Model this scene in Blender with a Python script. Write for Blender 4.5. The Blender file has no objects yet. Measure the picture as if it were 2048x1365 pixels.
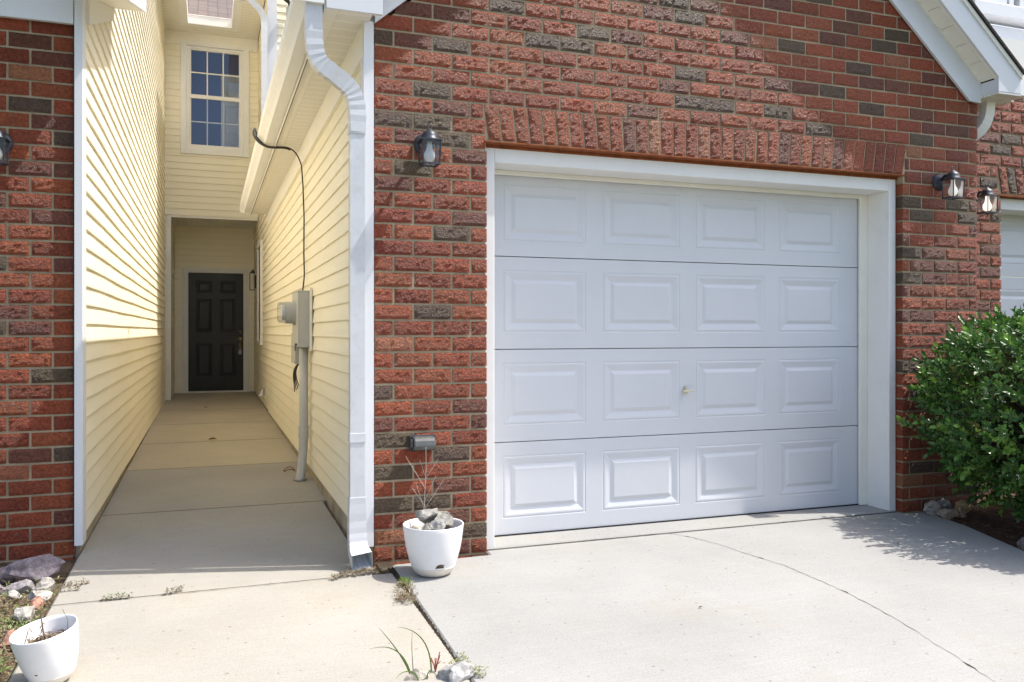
import bpy, math, random
from mathutils import Vector, Matrix, noise
R = math.radians
random.seed(7)
sc = bpy.context.scene
COL = sc.collection

# ---------------------------------------------------------------- camera
cam_d = bpy.data.cameras.new("camera")
cam = bpy.data.objects.new("camera", cam_d)
COL.objects.link(cam)
cam.location = (0, -4.205, 1.165)
cam.rotation_euler = (R(90), 0, -R(19.95))
cam_d.sensor_width = 36
cam_d.lens = 1675 / 2048 * 36
cam_d.shift_y = -18.5 / 2048
cam_d.clip_start = 0.05
cam_d.clip_end = 2000
sc.camera = cam

# ---------------------------------------------------------------- sky, sun, exposure
SUN = Vector((-.585, .152, -1)).normalized()          # direction the light travels
w = bpy.data.worlds.new("World")
sc.world = w
w.use_nodes = True
nt = w.node_tree
sky = nt.nodes.new("ShaderNodeTexSky")
sky.sky_type = 'NISHITA'
sky.sun_disc = False
sky.sun_elevation = math.asin(-SUN.z)
sky.sun_rotation = math.atan2(-SUN.x, -SUN.y)
sky.altitude = 100
sky.air_density = 1.0
sky.dust_density = 3.2
sky.ozone_density = .8
nt.links.new(sky.outputs[0], nt.nodes['Background'].inputs[0])
nt.nodes['Background'].inputs[1].default_value = 0.15
sl = bpy.data.lights.new("sun", 'SUN')
sl.energy = 3.1
sl.angle = R(.5)
sl.color = (1, .955, .89)
so = bpy.data.objects.new("sun", sl)
COL.objects.link(so)
so.rotation_euler = SUN.to_track_quat('-Z', 'Y').to_euler()
sc.view_settings.view_transform = 'Standard'
sc.view_settings.look = 'None'
sc.view_settings.gamma = 1
sc.view_settings.exposure = 0.97
sc.cycles.max_bounces = 10
sc.cycles.diffuse_bounces = 6
sc.cycles.transparent_max_bounces = 12

# ---------------------------------------------------------------- materials
def newmat(name):
    m = bpy.data.materials.new(name)
    m.use_nodes = True
    t = m.node_tree
    return m, t, t.nodes['Principled BSDF']

def nd(t, typ, **kw):
    n = t.nodes.new(typ)
    for k, v in kw.items():
        if hasattr(n, k): setattr(n, k, v)
    return n

def noise_node(t, scale, detail=4, rough=.55, vec=None):
    n = nd(t, 'ShaderNodeTexNoise')
    n.inputs['Scale'].default_value = scale
    n.inputs['Detail'].default_value = detail
    n.inputs['Roughness'].default_value = rough
    if vec: t.links.new(vec, n.inputs['Vector'])
    return n

def ramp(t, fac, stops):
    r = nd(t, 'ShaderNodeValToRGB')
    e = r.color_ramp.elements
    while len(e) < len(stops): e.new(.5)
    for i, (p, c) in enumerate(stops):
        e[i].position = p
        e[i].color = (*c, 1) if len(c) == 3 else c
    t.links.new(fac, r.inputs[0])
    return r.outputs[0]

def mixc(t, fac, a, b, mode='MIX'):
    m = nd(t, 'ShaderNodeMix', data_type='RGBA', blend_type=mode)
    for inp, v in ((m.inputs[0], fac), (m.inputs[6], a), (m.inputs[7], b)):
        if isinstance(v, (int, float)): inp.default_value = v
        elif isinstance(v, tuple): inp.default_value = (*v, 1)
        else: t.links.new(v, inp)
    return m.outputs[2]

def bump(t, b, h, strength, dist):
    n = nd(t, 'ShaderNodeBump')
    n.inputs['Strength'].default_value = strength
    n.inputs['Distance'].default_value = dist
    t.links.new(h, n.inputs['Height'])
    t.links.new(n.outputs[0], b.inputs['Normal'])
    return n

def simple(name, c, rough=.5, spec=.5, var=.06, vscale=3, bs=0, bsc=60, bd=.001, metal=0, dirt=0, stretch=None):
    m, t, b = newmat(name)
    tc = nd(t, 'ShaderNodeTexCoord')
    vec = tc.outputs['Object']
    if stretch:
        mp = nd(t, 'ShaderNodeMapping')
        mp.inputs['Scale'].default_value = stretch
        t.links.new(vec, mp.inputs[0])
        vec = mp.outputs[0]
    n = noise_node(t, vscale, 6, .65, vec)
    lo = tuple(x * (1 - var) for x in c)
    hi = tuple(min(1, x * (1 + var)) for x in c)
    col = ramp(t, n.outputs[0], [(.3, lo), (.7, hi)])
    if dirt:
        n2 = noise_node(t, vscale * 5, 8, .7, vec)
        f = ramp(t, n2.outputs[0], [(.5, (0, 0, 0)), (.75, (dirt, dirt, dirt))])
        col = mixc(t, f, col, tuple(x * y for x, y in zip(c, (.55, .5, .42))))
    t.links.new(col, b.inputs['Base Color'])
    b.inputs['Roughness'].default_value = rough
    b.inputs['Specular IOR Level'].default_value = spec
    b.inputs['Metallic'].default_value = metal
    if bs:
        nb = noise_node(t, bsc, 5, .6, vec)
        bump(t, b, nb.outputs[0], bs, bd)
    return m

def attr_mat(name, rough=.6, spec=.4, vs=60, vlo=.65, vhi=1.3, bs=.6, bsc=130, bd=.004, transl=0, chalk=0):
    m, t, b = newmat(name)
    tc = nd(t, 'ShaderNodeTexCoord')
    a = nd(t, 'ShaderNodeAttribute', attribute_name='tint')
    n = noise_node(t, vs, 6, .7, tc.outputs['Object'])
    v = ramp(t, n.outputs[0], [(.3, (vlo,) * 3), (.72, (vhi,) * 3)])
    col = mixc(t, 1.0, a.outputs['Color'], v, 'MULTIPLY')
    if chalk:
        n3 = noise_node(t, 22, 8, .75, tc.outputs['Object'])
        f = ramp(t, n3.outputs[0], [(.6, (0,) * 3), (.74, (chalk,) * 3)])
        col = mixc(t, f, col, (.42, .33, .27))
    t.links.new(col, b.inputs['Base Color'])
    b.inputs['Roughness'].default_value = rough
    b.inputs['Specular IOR Level'].default_value = spec
    if bs:
        nb = noise_node(t, bsc, 6, .7, tc.outputs['Object'])
        bump(t, b, nb.outputs[0], bs, bd)
    if transl:
        tr = nd(t, 'ShaderNodeBsdfTranslucent')
        t.links.new(col, tr.inputs[0])
        mx = nd(t, 'ShaderNodeMixShader')
        mx.inputs[0].default_value = transl
        t.links.new(b.outputs[0], mx.inputs[1])
        t.links.new(tr.outputs[0], mx.inputs[2])
        t.links.new(mx.outputs[0], t.nodes['Material Output'].inputs[0])
    return m

M = {}
M['brick'] = attr_mat('brick', rough=.42, spec=.38, vs=80, vlo=.52, vhi=1.42, bs=1, bsc=82, bd=.036, chalk=.6)
M['mortar'] = simple('mortar', (.36, .29, .195), .95, .1, .22, 9, .8, 160, .004)
M['siding'] = simple('siding', (.865, .805, .635), .48, .3, .03, 1.3, .25, 40, .0008, stretch=(1, 1, 4))
M['trim'] = simple('trim', (.80, .79, .76), .45, .4, .03, 2, .1, 30, .0006, dirt=.12)
M['cream_trim'] = simple('cream_trim', (.83, .80, .72), .5, .3, .03, 2, .1, 30, .0006, dirt=.1)
M['white'] = simple('white_paint', (.68, .69, .71), .42, .4, .025, 2.2, dirt=.07)
M['downspout'] = simple('downspout_metal', (.60, .61, .63), .35, .5, .06, 5, dirt=.25)
M['rust'] = simple('rust', (.24, .075, .028), .8, .2, .35, 18, .5, 90, .002)
M['black'] = simple('black_rubber', (.015, .015, .017), .45, .4, .2, 8)
M['dark_metal'] = simple('dark_metal', (.045, .05, .062), .45, .5, .5, 25, .3, 200, .001, metal=.4)
M['grey_metal'] = simple('grey_box_metal', (.46, .46, .43), .5, .45, .05, 6, dirt=.15)
M['conduit'] = simple('conduit_plastic', (.52, .52, .49), .55, .4, .05, 6, dirt=.15)
M['door_black'] = simple('door_black', (.014, .016, .018), .38, .4, .2, 6, .2, 120, .0006, stretch=(3, 3, .4))
M['brass'] = simple('brass', (.55, .38, .16), .35, .5, .2, 30, metal=.9)
M['found'] = simple('foundation_concrete', (.38, .33, .25), .95, .15, .3, 5, .6, 90, .003, dirt=.5)
M['pot'] = simple('pot_plastic', (.80, .79, .79), .42, .4, .03, 9, .12, 200, .0005, dirt=.14)
M['pot_in'] = simple('pot_saucer', (.72, .66, .58), .5, .35, .06, 9, dirt=.3)
M['soil'] = simple('soil', (.12, .09, .06), .95, .1, .5, 14, 1, 60, .01)
M['mulch'] = simple('mulch', (.085, .05, .034), .95, .1, .6, 22, 1, 60, .012)
M['dead'] = simple('dead_stem', (.34, .27, .19), .8, .2, .3, 30)
M['bluewall'] = simple('blue_wall', (.06, .13, .42), .8, .2, .03)
M['indoor'] = simple('interior_door_paint', (.75, .76, .78), .5, .3, .02)
M['shingle'] = None
M['crack'] = simple('crack_dirt', (.075, .06, .042), .95, .1, .5, 20)
M['asphalt'] = simple('asphalt', (.06, .06, .06), .9, .2, .2, 20, .5, 90, .004)
M['lawn'] = simple('lawn', (.07, .10, .035), .95, .1, .4, 3, 1, 30, .03)
M['roofdark'] = simple('shingle_edge', (.045, .04, .036), .9, .2, .4, 50, .8, 100, .004)
M['bark'] = simple('bark', (.10, .075, .05), .9, .1, .3, 30, .6, 80, .003)
M['leaf'] = attr_mat('leaf', rough=.38, spec=.55, vs=20, vlo=.8, vhi=1.2, bs=0, transl=.22)
M['grass'] = attr_mat('weed', rough=.7, spec=.2, vs=40, vlo=.7, vhi=1.25, bs=0, transl=.2)
M['rock'] = attr_mat('rock', rough=.85, spec=.25, vs=45, vlo=.55, vhi=1.45, bs=.8, bsc=70, bd=.006)

def concrete(name, c):
    m, t, b = newmat(name)
    tc = nd(t, 'ShaderNodeTexCoord')
    o = tc.outputs['Object']
    n1 = noise_node(t, 1.1, 5, .6, o)
    col = ramp(t, n1.outputs[0], [(.3, tuple(x * .87 for x in c)), (.7, tuple(x * 1.06 for x in c))])
    n2 = noise_node(t, 230, 3, .6, o)
    sp = ramp(t, n2.outputs[0], [(.3, (.80,) * 3), (.5, (1.0,) * 3), (.72, (1.13,) * 3)])
    col = mixc(t, 1.0, col, sp, 'MULTIPLY')
    # broom strokes, very fine, across the path
    mp = nd(t, 'ShaderNodeMapping')
    mp.inputs['Scale'].default_value = (3, 160, 1)
    t.links.new(o, mp.inputs[0])
    n5 = noise_node(t, 1, 4, .6, mp.outputs[0])
    col = mixc(t, 1.0, col, ramp(t, n5.outputs[0], [(.3, (.94,) * 3), (.7, (1.04,) * 3)]), 'MULTIPLY')
    # warm rusty blotches
    n3 = noise_node(t, 2.3, 7, .7, o)
    col = mixc(t, ramp(t, n3.outputs[0], [(.52, (0,) * 3), (.76, (.4,) * 3)]), col, (c[0] * .92, c[1] * .80, c[2] * .62))
    # small dark specks
    v = nd(t, 'ShaderNodeTexVoronoi')
    v.inputs['Scale'].default_value = 14
    t.links.new(o, v.inputs['Vector'])
    n4 = noise_node(t, 9, 3, .6, o)
    mm = nd(t, 'ShaderNodeMath', operation='MULTIPLY_ADD')
    t.links.new(n4.outputs[0], mm.inputs[0]); mm.inputs[1].default_value = -.16
    t.links.new(v.outputs['Distance'], mm.inputs[2])
    f = ramp(t, mm.outputs[0], [(.0, (.6,) * 3), (.008, (0,) * 3)])
    col = mixc(t, f, col, (.16, .14, .12))
    t.links.new(col, b.inputs['Base Color'])
    b.inputs['Roughness'].default_value = .9
    b.inputs['Specular IOR Level'].default_value = .2
    bump(t, b, n2.outputs[0], .35, .002)
    return m
M['concrete'] = concrete('concrete', (.34, .337, .322))
M['walk'] = concrete('walk_concrete', (.365, .346, .304))
M['walk_tan'] = concrete('tan_concrete', (.46, .41, .315))

def shingle_mat(name, c1, c2):
    m, t, b = newmat(name)
    tc = nd(t, 'ShaderNodeTexCoord')
    br = nd(t, 'ShaderNodeTexBrick')
    br.inputs['Scale'].default_value = 1
    br.inputs['Color1'].default_value = (*c1, 1)
    br.inputs['Color2'].default_value = (*c2, 1)
    br.inputs['Mortar'].default_value = (.05, .045, .04, 1)
    br.inputs['Mortar Size'].default_value = .009
    br.inputs['Brick Width'].default_value = .3
    br.inputs['Row Height'].default_value = .13
    t.links.new(tc.outputs['UV'], br.inputs['Vector'])
    n = noise_node(t, 40, 4, .7, tc.outputs['Object'])
    col = mixc(t, 1, br.outputs[0], ramp(t, n.outputs[0], [(.3, (.7,) * 3), (.7, (1.2,) * 3)]), 'MULTIPLY')
    t.links.new(col, b.inputs['Base Color'])
    b.inputs['Roughness'].default_value = .95
    return m
M['shingle'] = shingle_mat('shingle', (.20, .155, .135), (.13, .11, .105))

def glass_mat(name, tint=(.95, .97, 1), refl=1.0, rough=.02, base=.04):
    m, t, b = newmat(name)
    t.nodes.remove(b)
    tr = nd(t, 'ShaderNodeBsdfTransparent'); tr.inputs[0].default_value = (*tint, 1)
    gl = nd(t, 'ShaderNodeBsdfGlossy'); gl.inputs['Roughness'].default_value = rough
    fr = nd(t, 'ShaderNodeFresnel'); fr.inputs[0].default_value = 1.5
    ad = nd(t, 'ShaderNodeMath', operation='MULTIPLY_ADD')
    t.links.new(fr.outputs[0], ad.inputs[0]); ad.inputs[1].default_value = refl; ad.inputs[2].default_value = base
    mx = nd(t, 'ShaderNodeMixShader')
    t.links.new(ad.outputs[0], mx.inputs[0]); t.links.new(tr.outputs[0], mx.inputs[1]); t.links.new(gl.outputs[0], mx.inputs[2])
    t.links.new(mx.outputs[0], t.nodes['Material Output'].inputs[0])
    return m
M['glass'] = glass_mat('window_glass', (.9, .94, 1), 1.2)
M['lantern_glass'] = glass_mat('lantern_glass', (.86, .88, .9), .5, .05, .03)

def emis(name, c, s):
    m, t, b = newmat(name)
    b.inputs['Base Color'].default_value = (.8, .8, .78, 1)
    b.inputs['Emission Color'].default_value = (*c, 1)
    b.inputs['Emission Strength'].default_value = s
    b.inputs['Roughness'].default_value = .25
    return m
M['bulb_lit'] = emis('bulb_lit', (1, .88, .68), 1.0)
M['bulb_soft'] = emis('bulb_soft', (1, .93, .82), .35)
M['bulb_off'] = emis('bulb_off', (1, 1, 1), 0)

def vent_mat(name, c, axis_long=0, pitch=(.016, .011)):
    """soffit vinyl with rows of tiny vent slots"""
    m, t, b = newmat(name)
    tc = nd(t, 'ShaderNodeTexCoord')
    br = nd(t, 'ShaderNodeTexBrick')
    mp = nd(t, 'ShaderNodeMapping')
    if axis_long: mp.inputs['Rotation'].default_value = (0, 0, R(90))
    t.links.new(tc.outputs['Object'], mp.inputs[0])
    t.links.new(mp.outputs[0], br.inputs['Vector'])
    br.inputs['Scale'].default_value = 1
    br.inputs['Brick Width'].default_value = pitch[0]
    br.inputs['Row Height'].default_value = pitch[1]
    br.inputs['Mortar Size'].default_value = pitch[1] * .33
    br.inputs['Mortar Smooth'].default_value = 0
    br.inputs['Color1'].default_value = (c[0] * .45, c[1] * .42, c[2] * .38, 1)
    br.inputs['Color2'].default_value = (c[0] * .55, c[1] * .5, c[2] * .45, 1)
    br.inputs['Mortar'].default_value = (*c, 1)
    # bands without slots
    sx = nd(t, 'ShaderNodeSeparateXYZ'); t.links.new(mp.outputs[0], sx.inputs[0])
    fr = nd(t, 'ShaderNodeMath', operation='PINGPONG'); t.links.new(sx.outputs[1], fr.inputs[0]); fr.inputs[1].default_value = .055
    gt = nd(t, 'ShaderNodeMath', operation='GREATER_THAN'); t.links.new(fr.outputs[0], gt.inputs[0]); gt.inputs[1].default_value = .040
    col = mixc(t, gt.outputs[0], br.outputs[0], c)
    t.links.new(col, b.inputs['Base Color'])
    b.inputs['Roughness'].default_value = .5
    return m
M['soffit'] = vent_mat('vented_soffit', (.81, .78, .70), 0)
M['soffit_w'] = vent_mat('vented_soffit_white', (.80, .78, .72), 0)

# ---------------------------------------------------------------- object helpers
WLOC = {}
def tag(o, label=None, cat=None, group=None, kind=None):
    if label: o['label'] = label
    if cat: o['category'] = cat
    if group: o['group'] = group
    if kind: o['kind'] = kind
    return o

def thing(name, loc, label, cat, group=None):
    o = bpy.data.objects.new(name, None)
    o.empty_display_size = .2
    COL.objects.link(o)
    o.location = loc
    WLOC[o] = Vector(loc)
    return tag(o, label, cat, group)

class MB:
    def __init__(s):
        s.v = []; s.f = []; s.mi = []; s.c = []; s.uv = {}
    def add(s, vs, fs, mi=0, col=None):
        o = len(s.v)
        s.v += [Vector(p) for p in vs]
        s.c += [col or (1, 1, 1)] * len(vs)
        for f in fs:
            s.f.append(tuple(i + o for i in f)); s.mi.append(mi)
        return s
    def box(s, x0, x1, y0, y1, z0, z1, mi=0, col=None):
        if x0 > x1: x0, x1 = x1, x0
        if y0 > y1: y0, y1 = y1, y0
        if z0 > z1: z0, z1 = z1, z0
        return s.add([(x0, y0, z0), (x1, y0, z0), (x1, y1, z0), (x0, y1, z0), (x0, y0, z1), (x1, y0, z1), (x1, y1, z1), (x0, y1, z1)],
                     [(3, 2, 1, 0), (4, 5, 6, 7), (0, 1, 5, 4), (1, 2, 6, 5), (2, 3, 7, 6), (3, 0, 4, 7)], mi, col)
    def prism(s, poly, a, b, axis=1, mi=0, col=None):
        """poly: 2-D outline; extruded from a to b along axis (0=x: poly is y,z; 1=y: x,z; 2=z: x,y)"""
        def P(p, t):
            if axis == 0: return (t, p[0], p[1])
            if axis == 1: return (p[0], t, p[1])
            return (p[0], p[1], t)
        ar = sum(poly[i][0] * poly[(i + 1) % len(poly)][1] - poly[(i + 1) % len(poly)][0] * poly[i][1] for i in range(len(poly)))
        if ar < 0: poly = poly[::-1]
        if axis == 1: poly = poly[::-1]
        if a > b: a, b = b, a
        n = len(poly)
        vs = [P(p, a) for p in poly] + [P(p, b) for p in poly]
        fs = [tuple(range(n))[::-1], tuple(range(n, 2 * n))] + [(i, (i + 1) % n, (i + 1) % n + n, i + n) for i in range(n)]
        return s.add(vs, fs, mi, col)
    def sweep(s, path, prof, hint=(0, 0, 1), closed=True, cap=True, scales=None, mi=0, col=None):
        path = [Vector(p) for p in path]
        n = len(path); k = len(prof)
        h = Vector(hint)
        vs = []
        for i, p in enumerate(path):
            t = (path[min(i + 1, n - 1)] - path[max(i - 1, 0)]).normalized()
            u = h - t * h.dot(t)
            if u.length < 1e-4: u = Vector((1, 0, 0)) - t * t.x
            u.normalize()
            r = t.cross(u)
            sc_ = scales[i] if scales else 1
            for a, b in prof: vs.append(p + r * a * sc_ + u * b * sc_)
            h = u
        fs = []
        kk = k if closed else k - 1
        for i in range(n - 1):
            for j in range(kk):
                a = i * k + j; b = i * k + (j + 1) % k
                fs.append((a, b, b + k, a + k))
        if cap and closed:
            fs.append(tuple(range(k))[::-1]); fs.append(tuple(range((n - 1) * k, n * k)))
        return s.add(vs, fs, mi, col)
    def tube(s, path, r, seg=8, mi=0, col=None, hint=(0, 0, 1), scales=None):
        prof = [(r * math.cos(2 * math.pi * i / seg), r * math.sin(2 * math.pi * i / seg)) for i in range(seg)]
        return s.sweep(path, prof, hint, mi=mi, col=col, scales=scales)
    def lathe(s, prof, c=(0, 0, 0), seg=32, mi=0, col=None, mat=None):
        vs = []
        for r, z in prof:
            for i in range(seg):
                a = 2 * math.pi * i / seg
                vs.append(Vector((r * math.cos(a), r * math.sin(a), z)))
        if mat: vs = [mat @ v for v in vs]
        vs = [v + Vector(c) for v in vs]
        fs = []
        for j in range(len(prof) - 1):
            for i in range(seg):
                a = j * seg + i; b = j * seg + (i + 1) % seg
                fs.append((a, b, b + seg, a + seg))
        return s.add(vs, fs, mi, col)
    def build(s, name, mats, parent=None, smooth=False, bevel=0, origin=None, calc_uv=None):
        me = bpy.data.meshes.new(name)
        if parent is not None:
            o0 = WLOC[parent]
        elif origin is not None:
            o0 = Vector(origin)
        else:
            mn = Vector([min(v[i] for v in s.v) for i in range(3)]); mx = Vector([max(v[i] for v in s.v) for i in range(3)])
            o0 = Vector(((mn.x + mx.x) / 2, (mn.y + mx.y) / 2, mn.z))
        me.from_pydata([v - o0 for v in s.v], [], s.f)
        if not isinstance(mats, (list, tuple)): mats = [mats]
        for m in mats: me.materials.append(m)
        me.polygons.foreach_set('material_index', s.mi)
        if smooth: me.polygons.foreach_set('use_smooth', [True] * len(s.f))
        if any(c != (1, 1, 1) for c in s.c):
            a = me.color_attributes.new('tint', 'FLOAT_COLOR', 'POINT')
            flat = []
            for c in s.c: flat += [c[0], c[1], c[2], 1]
            a.data.foreach_set('color', flat)
        if calc_uv:
            uv = me.uv_layers.new(name='UVMap')
            for l in me.loops:
                p = s.v[l.vertex_index]
                uv.data[l.index].uv = calc_uv(p)
        me.update()
        o = bpy.data.objects.new(name, me)
        COL.objects.link(o)
        if parent is not None:
            o.parent = parent
            WLOC[o] = o0
        else:
            o.location = o0
            WLOC[o] = o0
        if bevel:
            b = o.modifiers.new('bevel', 'BEVEL')
            b.width = bevel; b.segments = 2; b.limit_method = 'ANGLE'; b.angle_limit = R(40)
        return o

def copy_thing(src, loc, label):
    r = src.copy(); COL.objects.link(r); r.location = loc; r['label'] = label
    for ch in list(src.children):
        c = ch.copy(); COL.objects.link(c); c.parent = r
        for g in list(ch.children):
            d = g.copy(); COL.objects.link(d); d.parent = c
    return r

# ---------------------------------------------------------------- brickwork
PAL = [((.38, .090, .038), 40), ((.30, .070, .033), 26), ((.38, .100, .044), 12), ((.21, .074, .048), 16), ((.14, .092, .060), 12), ((.42, .16, .080), 3)]
def brick_col(rng):
    r = rng.random() * sum(p[1] for p in PAL)
    for c, wt in PAL:
        r -= wt
        if r <= 0: break
    k = rng.uniform(.88, 1.12)
    return (c[0] * k, c[1] * k * rng.uniform(.92, 1.08), c[2] * k)

def red_only(rng):
    c = brick_col(rng)
    while c[0] < .17: c = brick_col(rng)
    return c

def brick_quad(mb, P, q, rng, depth=.012, col=None):
    """q = 4 corners (s,z): bl, br, tr, tl on the wall; P maps (s,z,out) to the world"""
    col = col or brick_col(rng)
    L = max(abs(q[1][0] - q[0][0]), .01); H = max(abs(q[3][1] - q[0][1]), .01)
    nx = max(2, int(L / .015)) ; nz = max(2, int(H / .012))
    vs = []
    sd = rng.random() * 100
    tilt = rng.uniform(-.0012, .0012); lift = rng.uniform(-.0012, .0015)
    for j in range(nz + 1):
        for i in range(nx + 1):
            a = i / nx; b = j / nz
            s = (q[0][0] * (1 - a) + q[1][0] * a) * (1 - b) + (q[3][0] * (1 - a) + q[2][0] * a) * b
            z = (q[0][1] * (1 - a) + q[1][1] * a) * (1 - b) + (q[3][1] * (1 - a) + q[2][1] * a) * b
            e = i in (0, nx) or j in (0, nz)
            nv = noise.noise(Vector((s * 38 + sd, z * 38, sd)))
            if e:
                out = -.0022 + nv * .0012
                jx = noise.noise(Vector((z * 60, s * 60, sd + 5))) * .0016
                jz = noise.noise(Vector((s * 60 + 9, z * 60, sd + 9))) * .0013
                s += jx; z += jz
            else:
                out = .0012 + nv * .0030 + rng.uniform(-.0018, .0018)
            vs.append(P(s, z, out + lift + tilt * (a - .5) * 2))
    fs = []
    W = nx + 1
    for j in range(nz):
        for i in range(nx):
            a = j * W + i
            fs.append((a, a + 1, a + 1 + W, a + W))
    ring = [i for i in range(W)] + [j * W + nx for j in range(1, nz + 1)] + [nz * W + i for i in range(nx - 1, -1, -1)] + [j * W for j in range(nz - 1, 0, -1)]
    base = len(vs)
    def back(idx):
        i = idx % W; j = idx // W
        a = i / nx; b = j / nz
        s = (q[0][0] * (1 - a) + q[1][0] * a) * (1 - b) + (q[3][0] * (1 - a) + q[2][0] * a) * b
        z = (q[0][1] * (1 - a) + q[1][1] * a) * (1 - b) + (q[3][1] * (1 - a) + q[2][1] * a) * b
        return P(s, z, -depth)
    for idx in ring: vs.append(back(idx))
    for k in range(len(ring)):
        k2 = (k + 1) % len(ring)
        fs.append((ring[k], base + k, base + k2, ring[k2]))
    mb.add(vs, fs, 0, col)

PITCH = .0818; BL = .2043; ZB = .570
def brick_rows(mb, P, s0, s1, n0, n1, phase, holes, keep, rng, deep_edges=True):
    for n in range(n0, n1):
        zb = ZB + n * PITCH + .006; zt = zb + PITCH - .012
        off = phase + (BL / 2 if n % 2 else 0)
        segs = [(s0, s1)]
        for h in holes:
            if h[2] < zt and h[3] > zb:
                ns = []
                for a, b in segs:
                    if h[0] > a: ns.append((a, min(b, h[0])))
                    if h[1] < b: ns.append((max(a, h[1]), b))
                segs = [x for x in ns if x[1] - x[0] > .02]
        for a, b in segs:
            k = math.floor((a - off) / BL) - 1
            while off + k * BL < b:
                x0 = max(a, off + k * BL + .006); x1 = min(b, off + (k + 1) * BL - .006)
                k += 1
                if x1 - x0 < .022: continue
                if keep and not keep((x0 + x1) / 2, zb): continue
                e = abs(x0 - a) < .002 or abs(x1 - b) < .002
                j = rng.uniform(-.0015, .0015)
                brick_quad(mb, P, [(x0, zb + j), (x1, zb - j), (x1, zt - j * .5), (x0, zt + j)], rng, .10 if (e and deep_edges) else .012)

# ---------------------------------------------------------------- lap siding
def siding(mb, P, s0, s1, z0, z1, course=.1018, phase=0.0, wav=.004, seg=.35, seed=0):
    """P(s, z, out)"""
    ns = max(1, int((s1 - s0) / seg))
    k = math.floor((z0 - phase) / course)
    while phase + k * course < z1 - .001:
        a = max(z0, phase + k * course); b = min(z1, phase + (k + 1) * course)
        fa = (a - phase - k * course) / course; fb = (b - phase - k * course) / course
        vs = []
        for i in range(ns + 1):
            s = s0 + (s1 - s0) * i / ns
            w0 = noise.noise(Vector((s * .9, a * 1.3, seed))) * wav if z0 < a else 0
            w1 = noise.noise(Vector((s * .9, b * 1.3, seed))) * wav if b < z1 else 0
            o0 = .0145 - .0115 * fa; o1 = .0145 - .0115 * fb
            d0 = noise.noise(Vector((s * 1.7, a * 5, seed + 9))) * wav * .6
            vs += [P(s, a + w0, o0 + d0), P(s, a + w0 + .006, o0 + .0012 + d0), P(s, b + w1 , o1), P(s, b + w1, .0145 + noise.noise(Vector((s * 1.7, b * 5, seed + 9))) * wav * .6)]
        fs = []
        for i in range(ns):
            o = i * 4
            fs += [(o, o + 4, o + 5, o + 1), (o + 1, o + 5, o + 6, o + 2), (o + 2, o + 6, o + 7, o + 3)]
        mb.add(vs, fs)
        k += 1

def rect_frame(mb, P, s0, s1, z0, z1, w, o0, o1, bottom=True):
    """flat frame ring with thickness on a wall; w = member width (l, r, t, b)"""
    l, r, t, b = w
    def bx(a0, a1, c0, c1):
        pts = [P(a, c, o) for o in (o0, o1) for (a, c) in ((a0, c0), (a1, c0), (a1, c1), (a0, c1))]
        mb.add(pts, [(3, 2, 1, 0), (4, 5, 6, 7), (0, 1, 5, 4), (1, 2, 6, 5), (2, 3, 7, 6), (3, 0, 4, 7)])
    bx(s0, s0 + l, z0, z1); bx(s1 - r, s1, z0, z1)
    bx(s0 + l, s1 - r, z1 - t, z1)
    if b and bottom: bx(s0 + l, s1 - r, z0, z0 + b)

def panel_face(mb, P, s0, s1, z0, z1, panels, rings, thick=.03):
    ss = sorted({s0, s1} | {p[0] for p in panels} | {p[1] for p in panels})
    zs = sorted({z0, z1} | {p[2] for p in panels} | {p[3] for p in panels})
    for i in range(len(ss) - 1):
        for j in range(len(zs) - 1):
            cs = (ss[i] + ss[i + 1]) / 2; cz = (zs[j] + zs[j + 1]) / 2
            if any(p[0] < cs < p[1] and p[2] < cz < p[3] for p in panels): continue
            mb.add([P(ss[i], zs[j], 0), P(ss[i + 1], zs[j], 0), P(ss[i + 1], zs[j + 1], 0), P(ss[i], zs[j + 1], 0)], [(0, 1, 2, 3)])
    for p in panels:
        prev = [P(p[0], p[2], 0), P(p[1], p[2], 0), P(p[1], p[3], 0), P(p[0], p[3], 0)]
        for ins, o in rings:
            cur = [P(p[0] + ins, p[2] + ins, o), P(p[1] - ins, p[2] + ins, o), P(p[1] - ins, p[3] - ins, o), P(p[0] + ins, p[3] - ins, o)]
            mb.add(prev + cur, [(k, (k + 1) % 4, (k + 1) % 4 + 4, k + 4) for k in range(4)])
            prev = cur
        mb.add(prev, [(0, 1, 2, 3)])
    e = [(s0, z0), (s1, z0), (s1, z1), (s0, z1)]
    mb.add([P(a, b, 0) for a, b in e] + [P(a, b, -thick) for a, b in e], [(k, k + 4, (k + 1) % 4 + 4, (k + 1) % 4) for k in range(4)] + [(7, 6, 5, 4)])

def PY(y):      # wall facing the street (-Y): s = X
    return lambda s, z, o: (s, y - o, z)
def PXp(x):     # wall facing +X : s = Y  (s runs towards +Y)
    return lambda s, z, o: (x + o, s, z)
def PXm(x):     # wall facing -X
    return lambda s, z, o: (x - o, s, z)

def gz(y):      # entry walk climbs gently towards the door
    return max(0.0, y) * .0118

# ================================================================= GROUND
mb = MB(); mb.box(-400, 400, -400, 400, -.6, -.075)
tag(mb.build('ground', M['lawn'], origin=(0, 0, -.6)), kind='structure')
mb = MB(); mb.box(-60, 60, -19, -11, -.07, -.05)
tag(mb.build('road', M['asphalt']), kind='structure')

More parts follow.
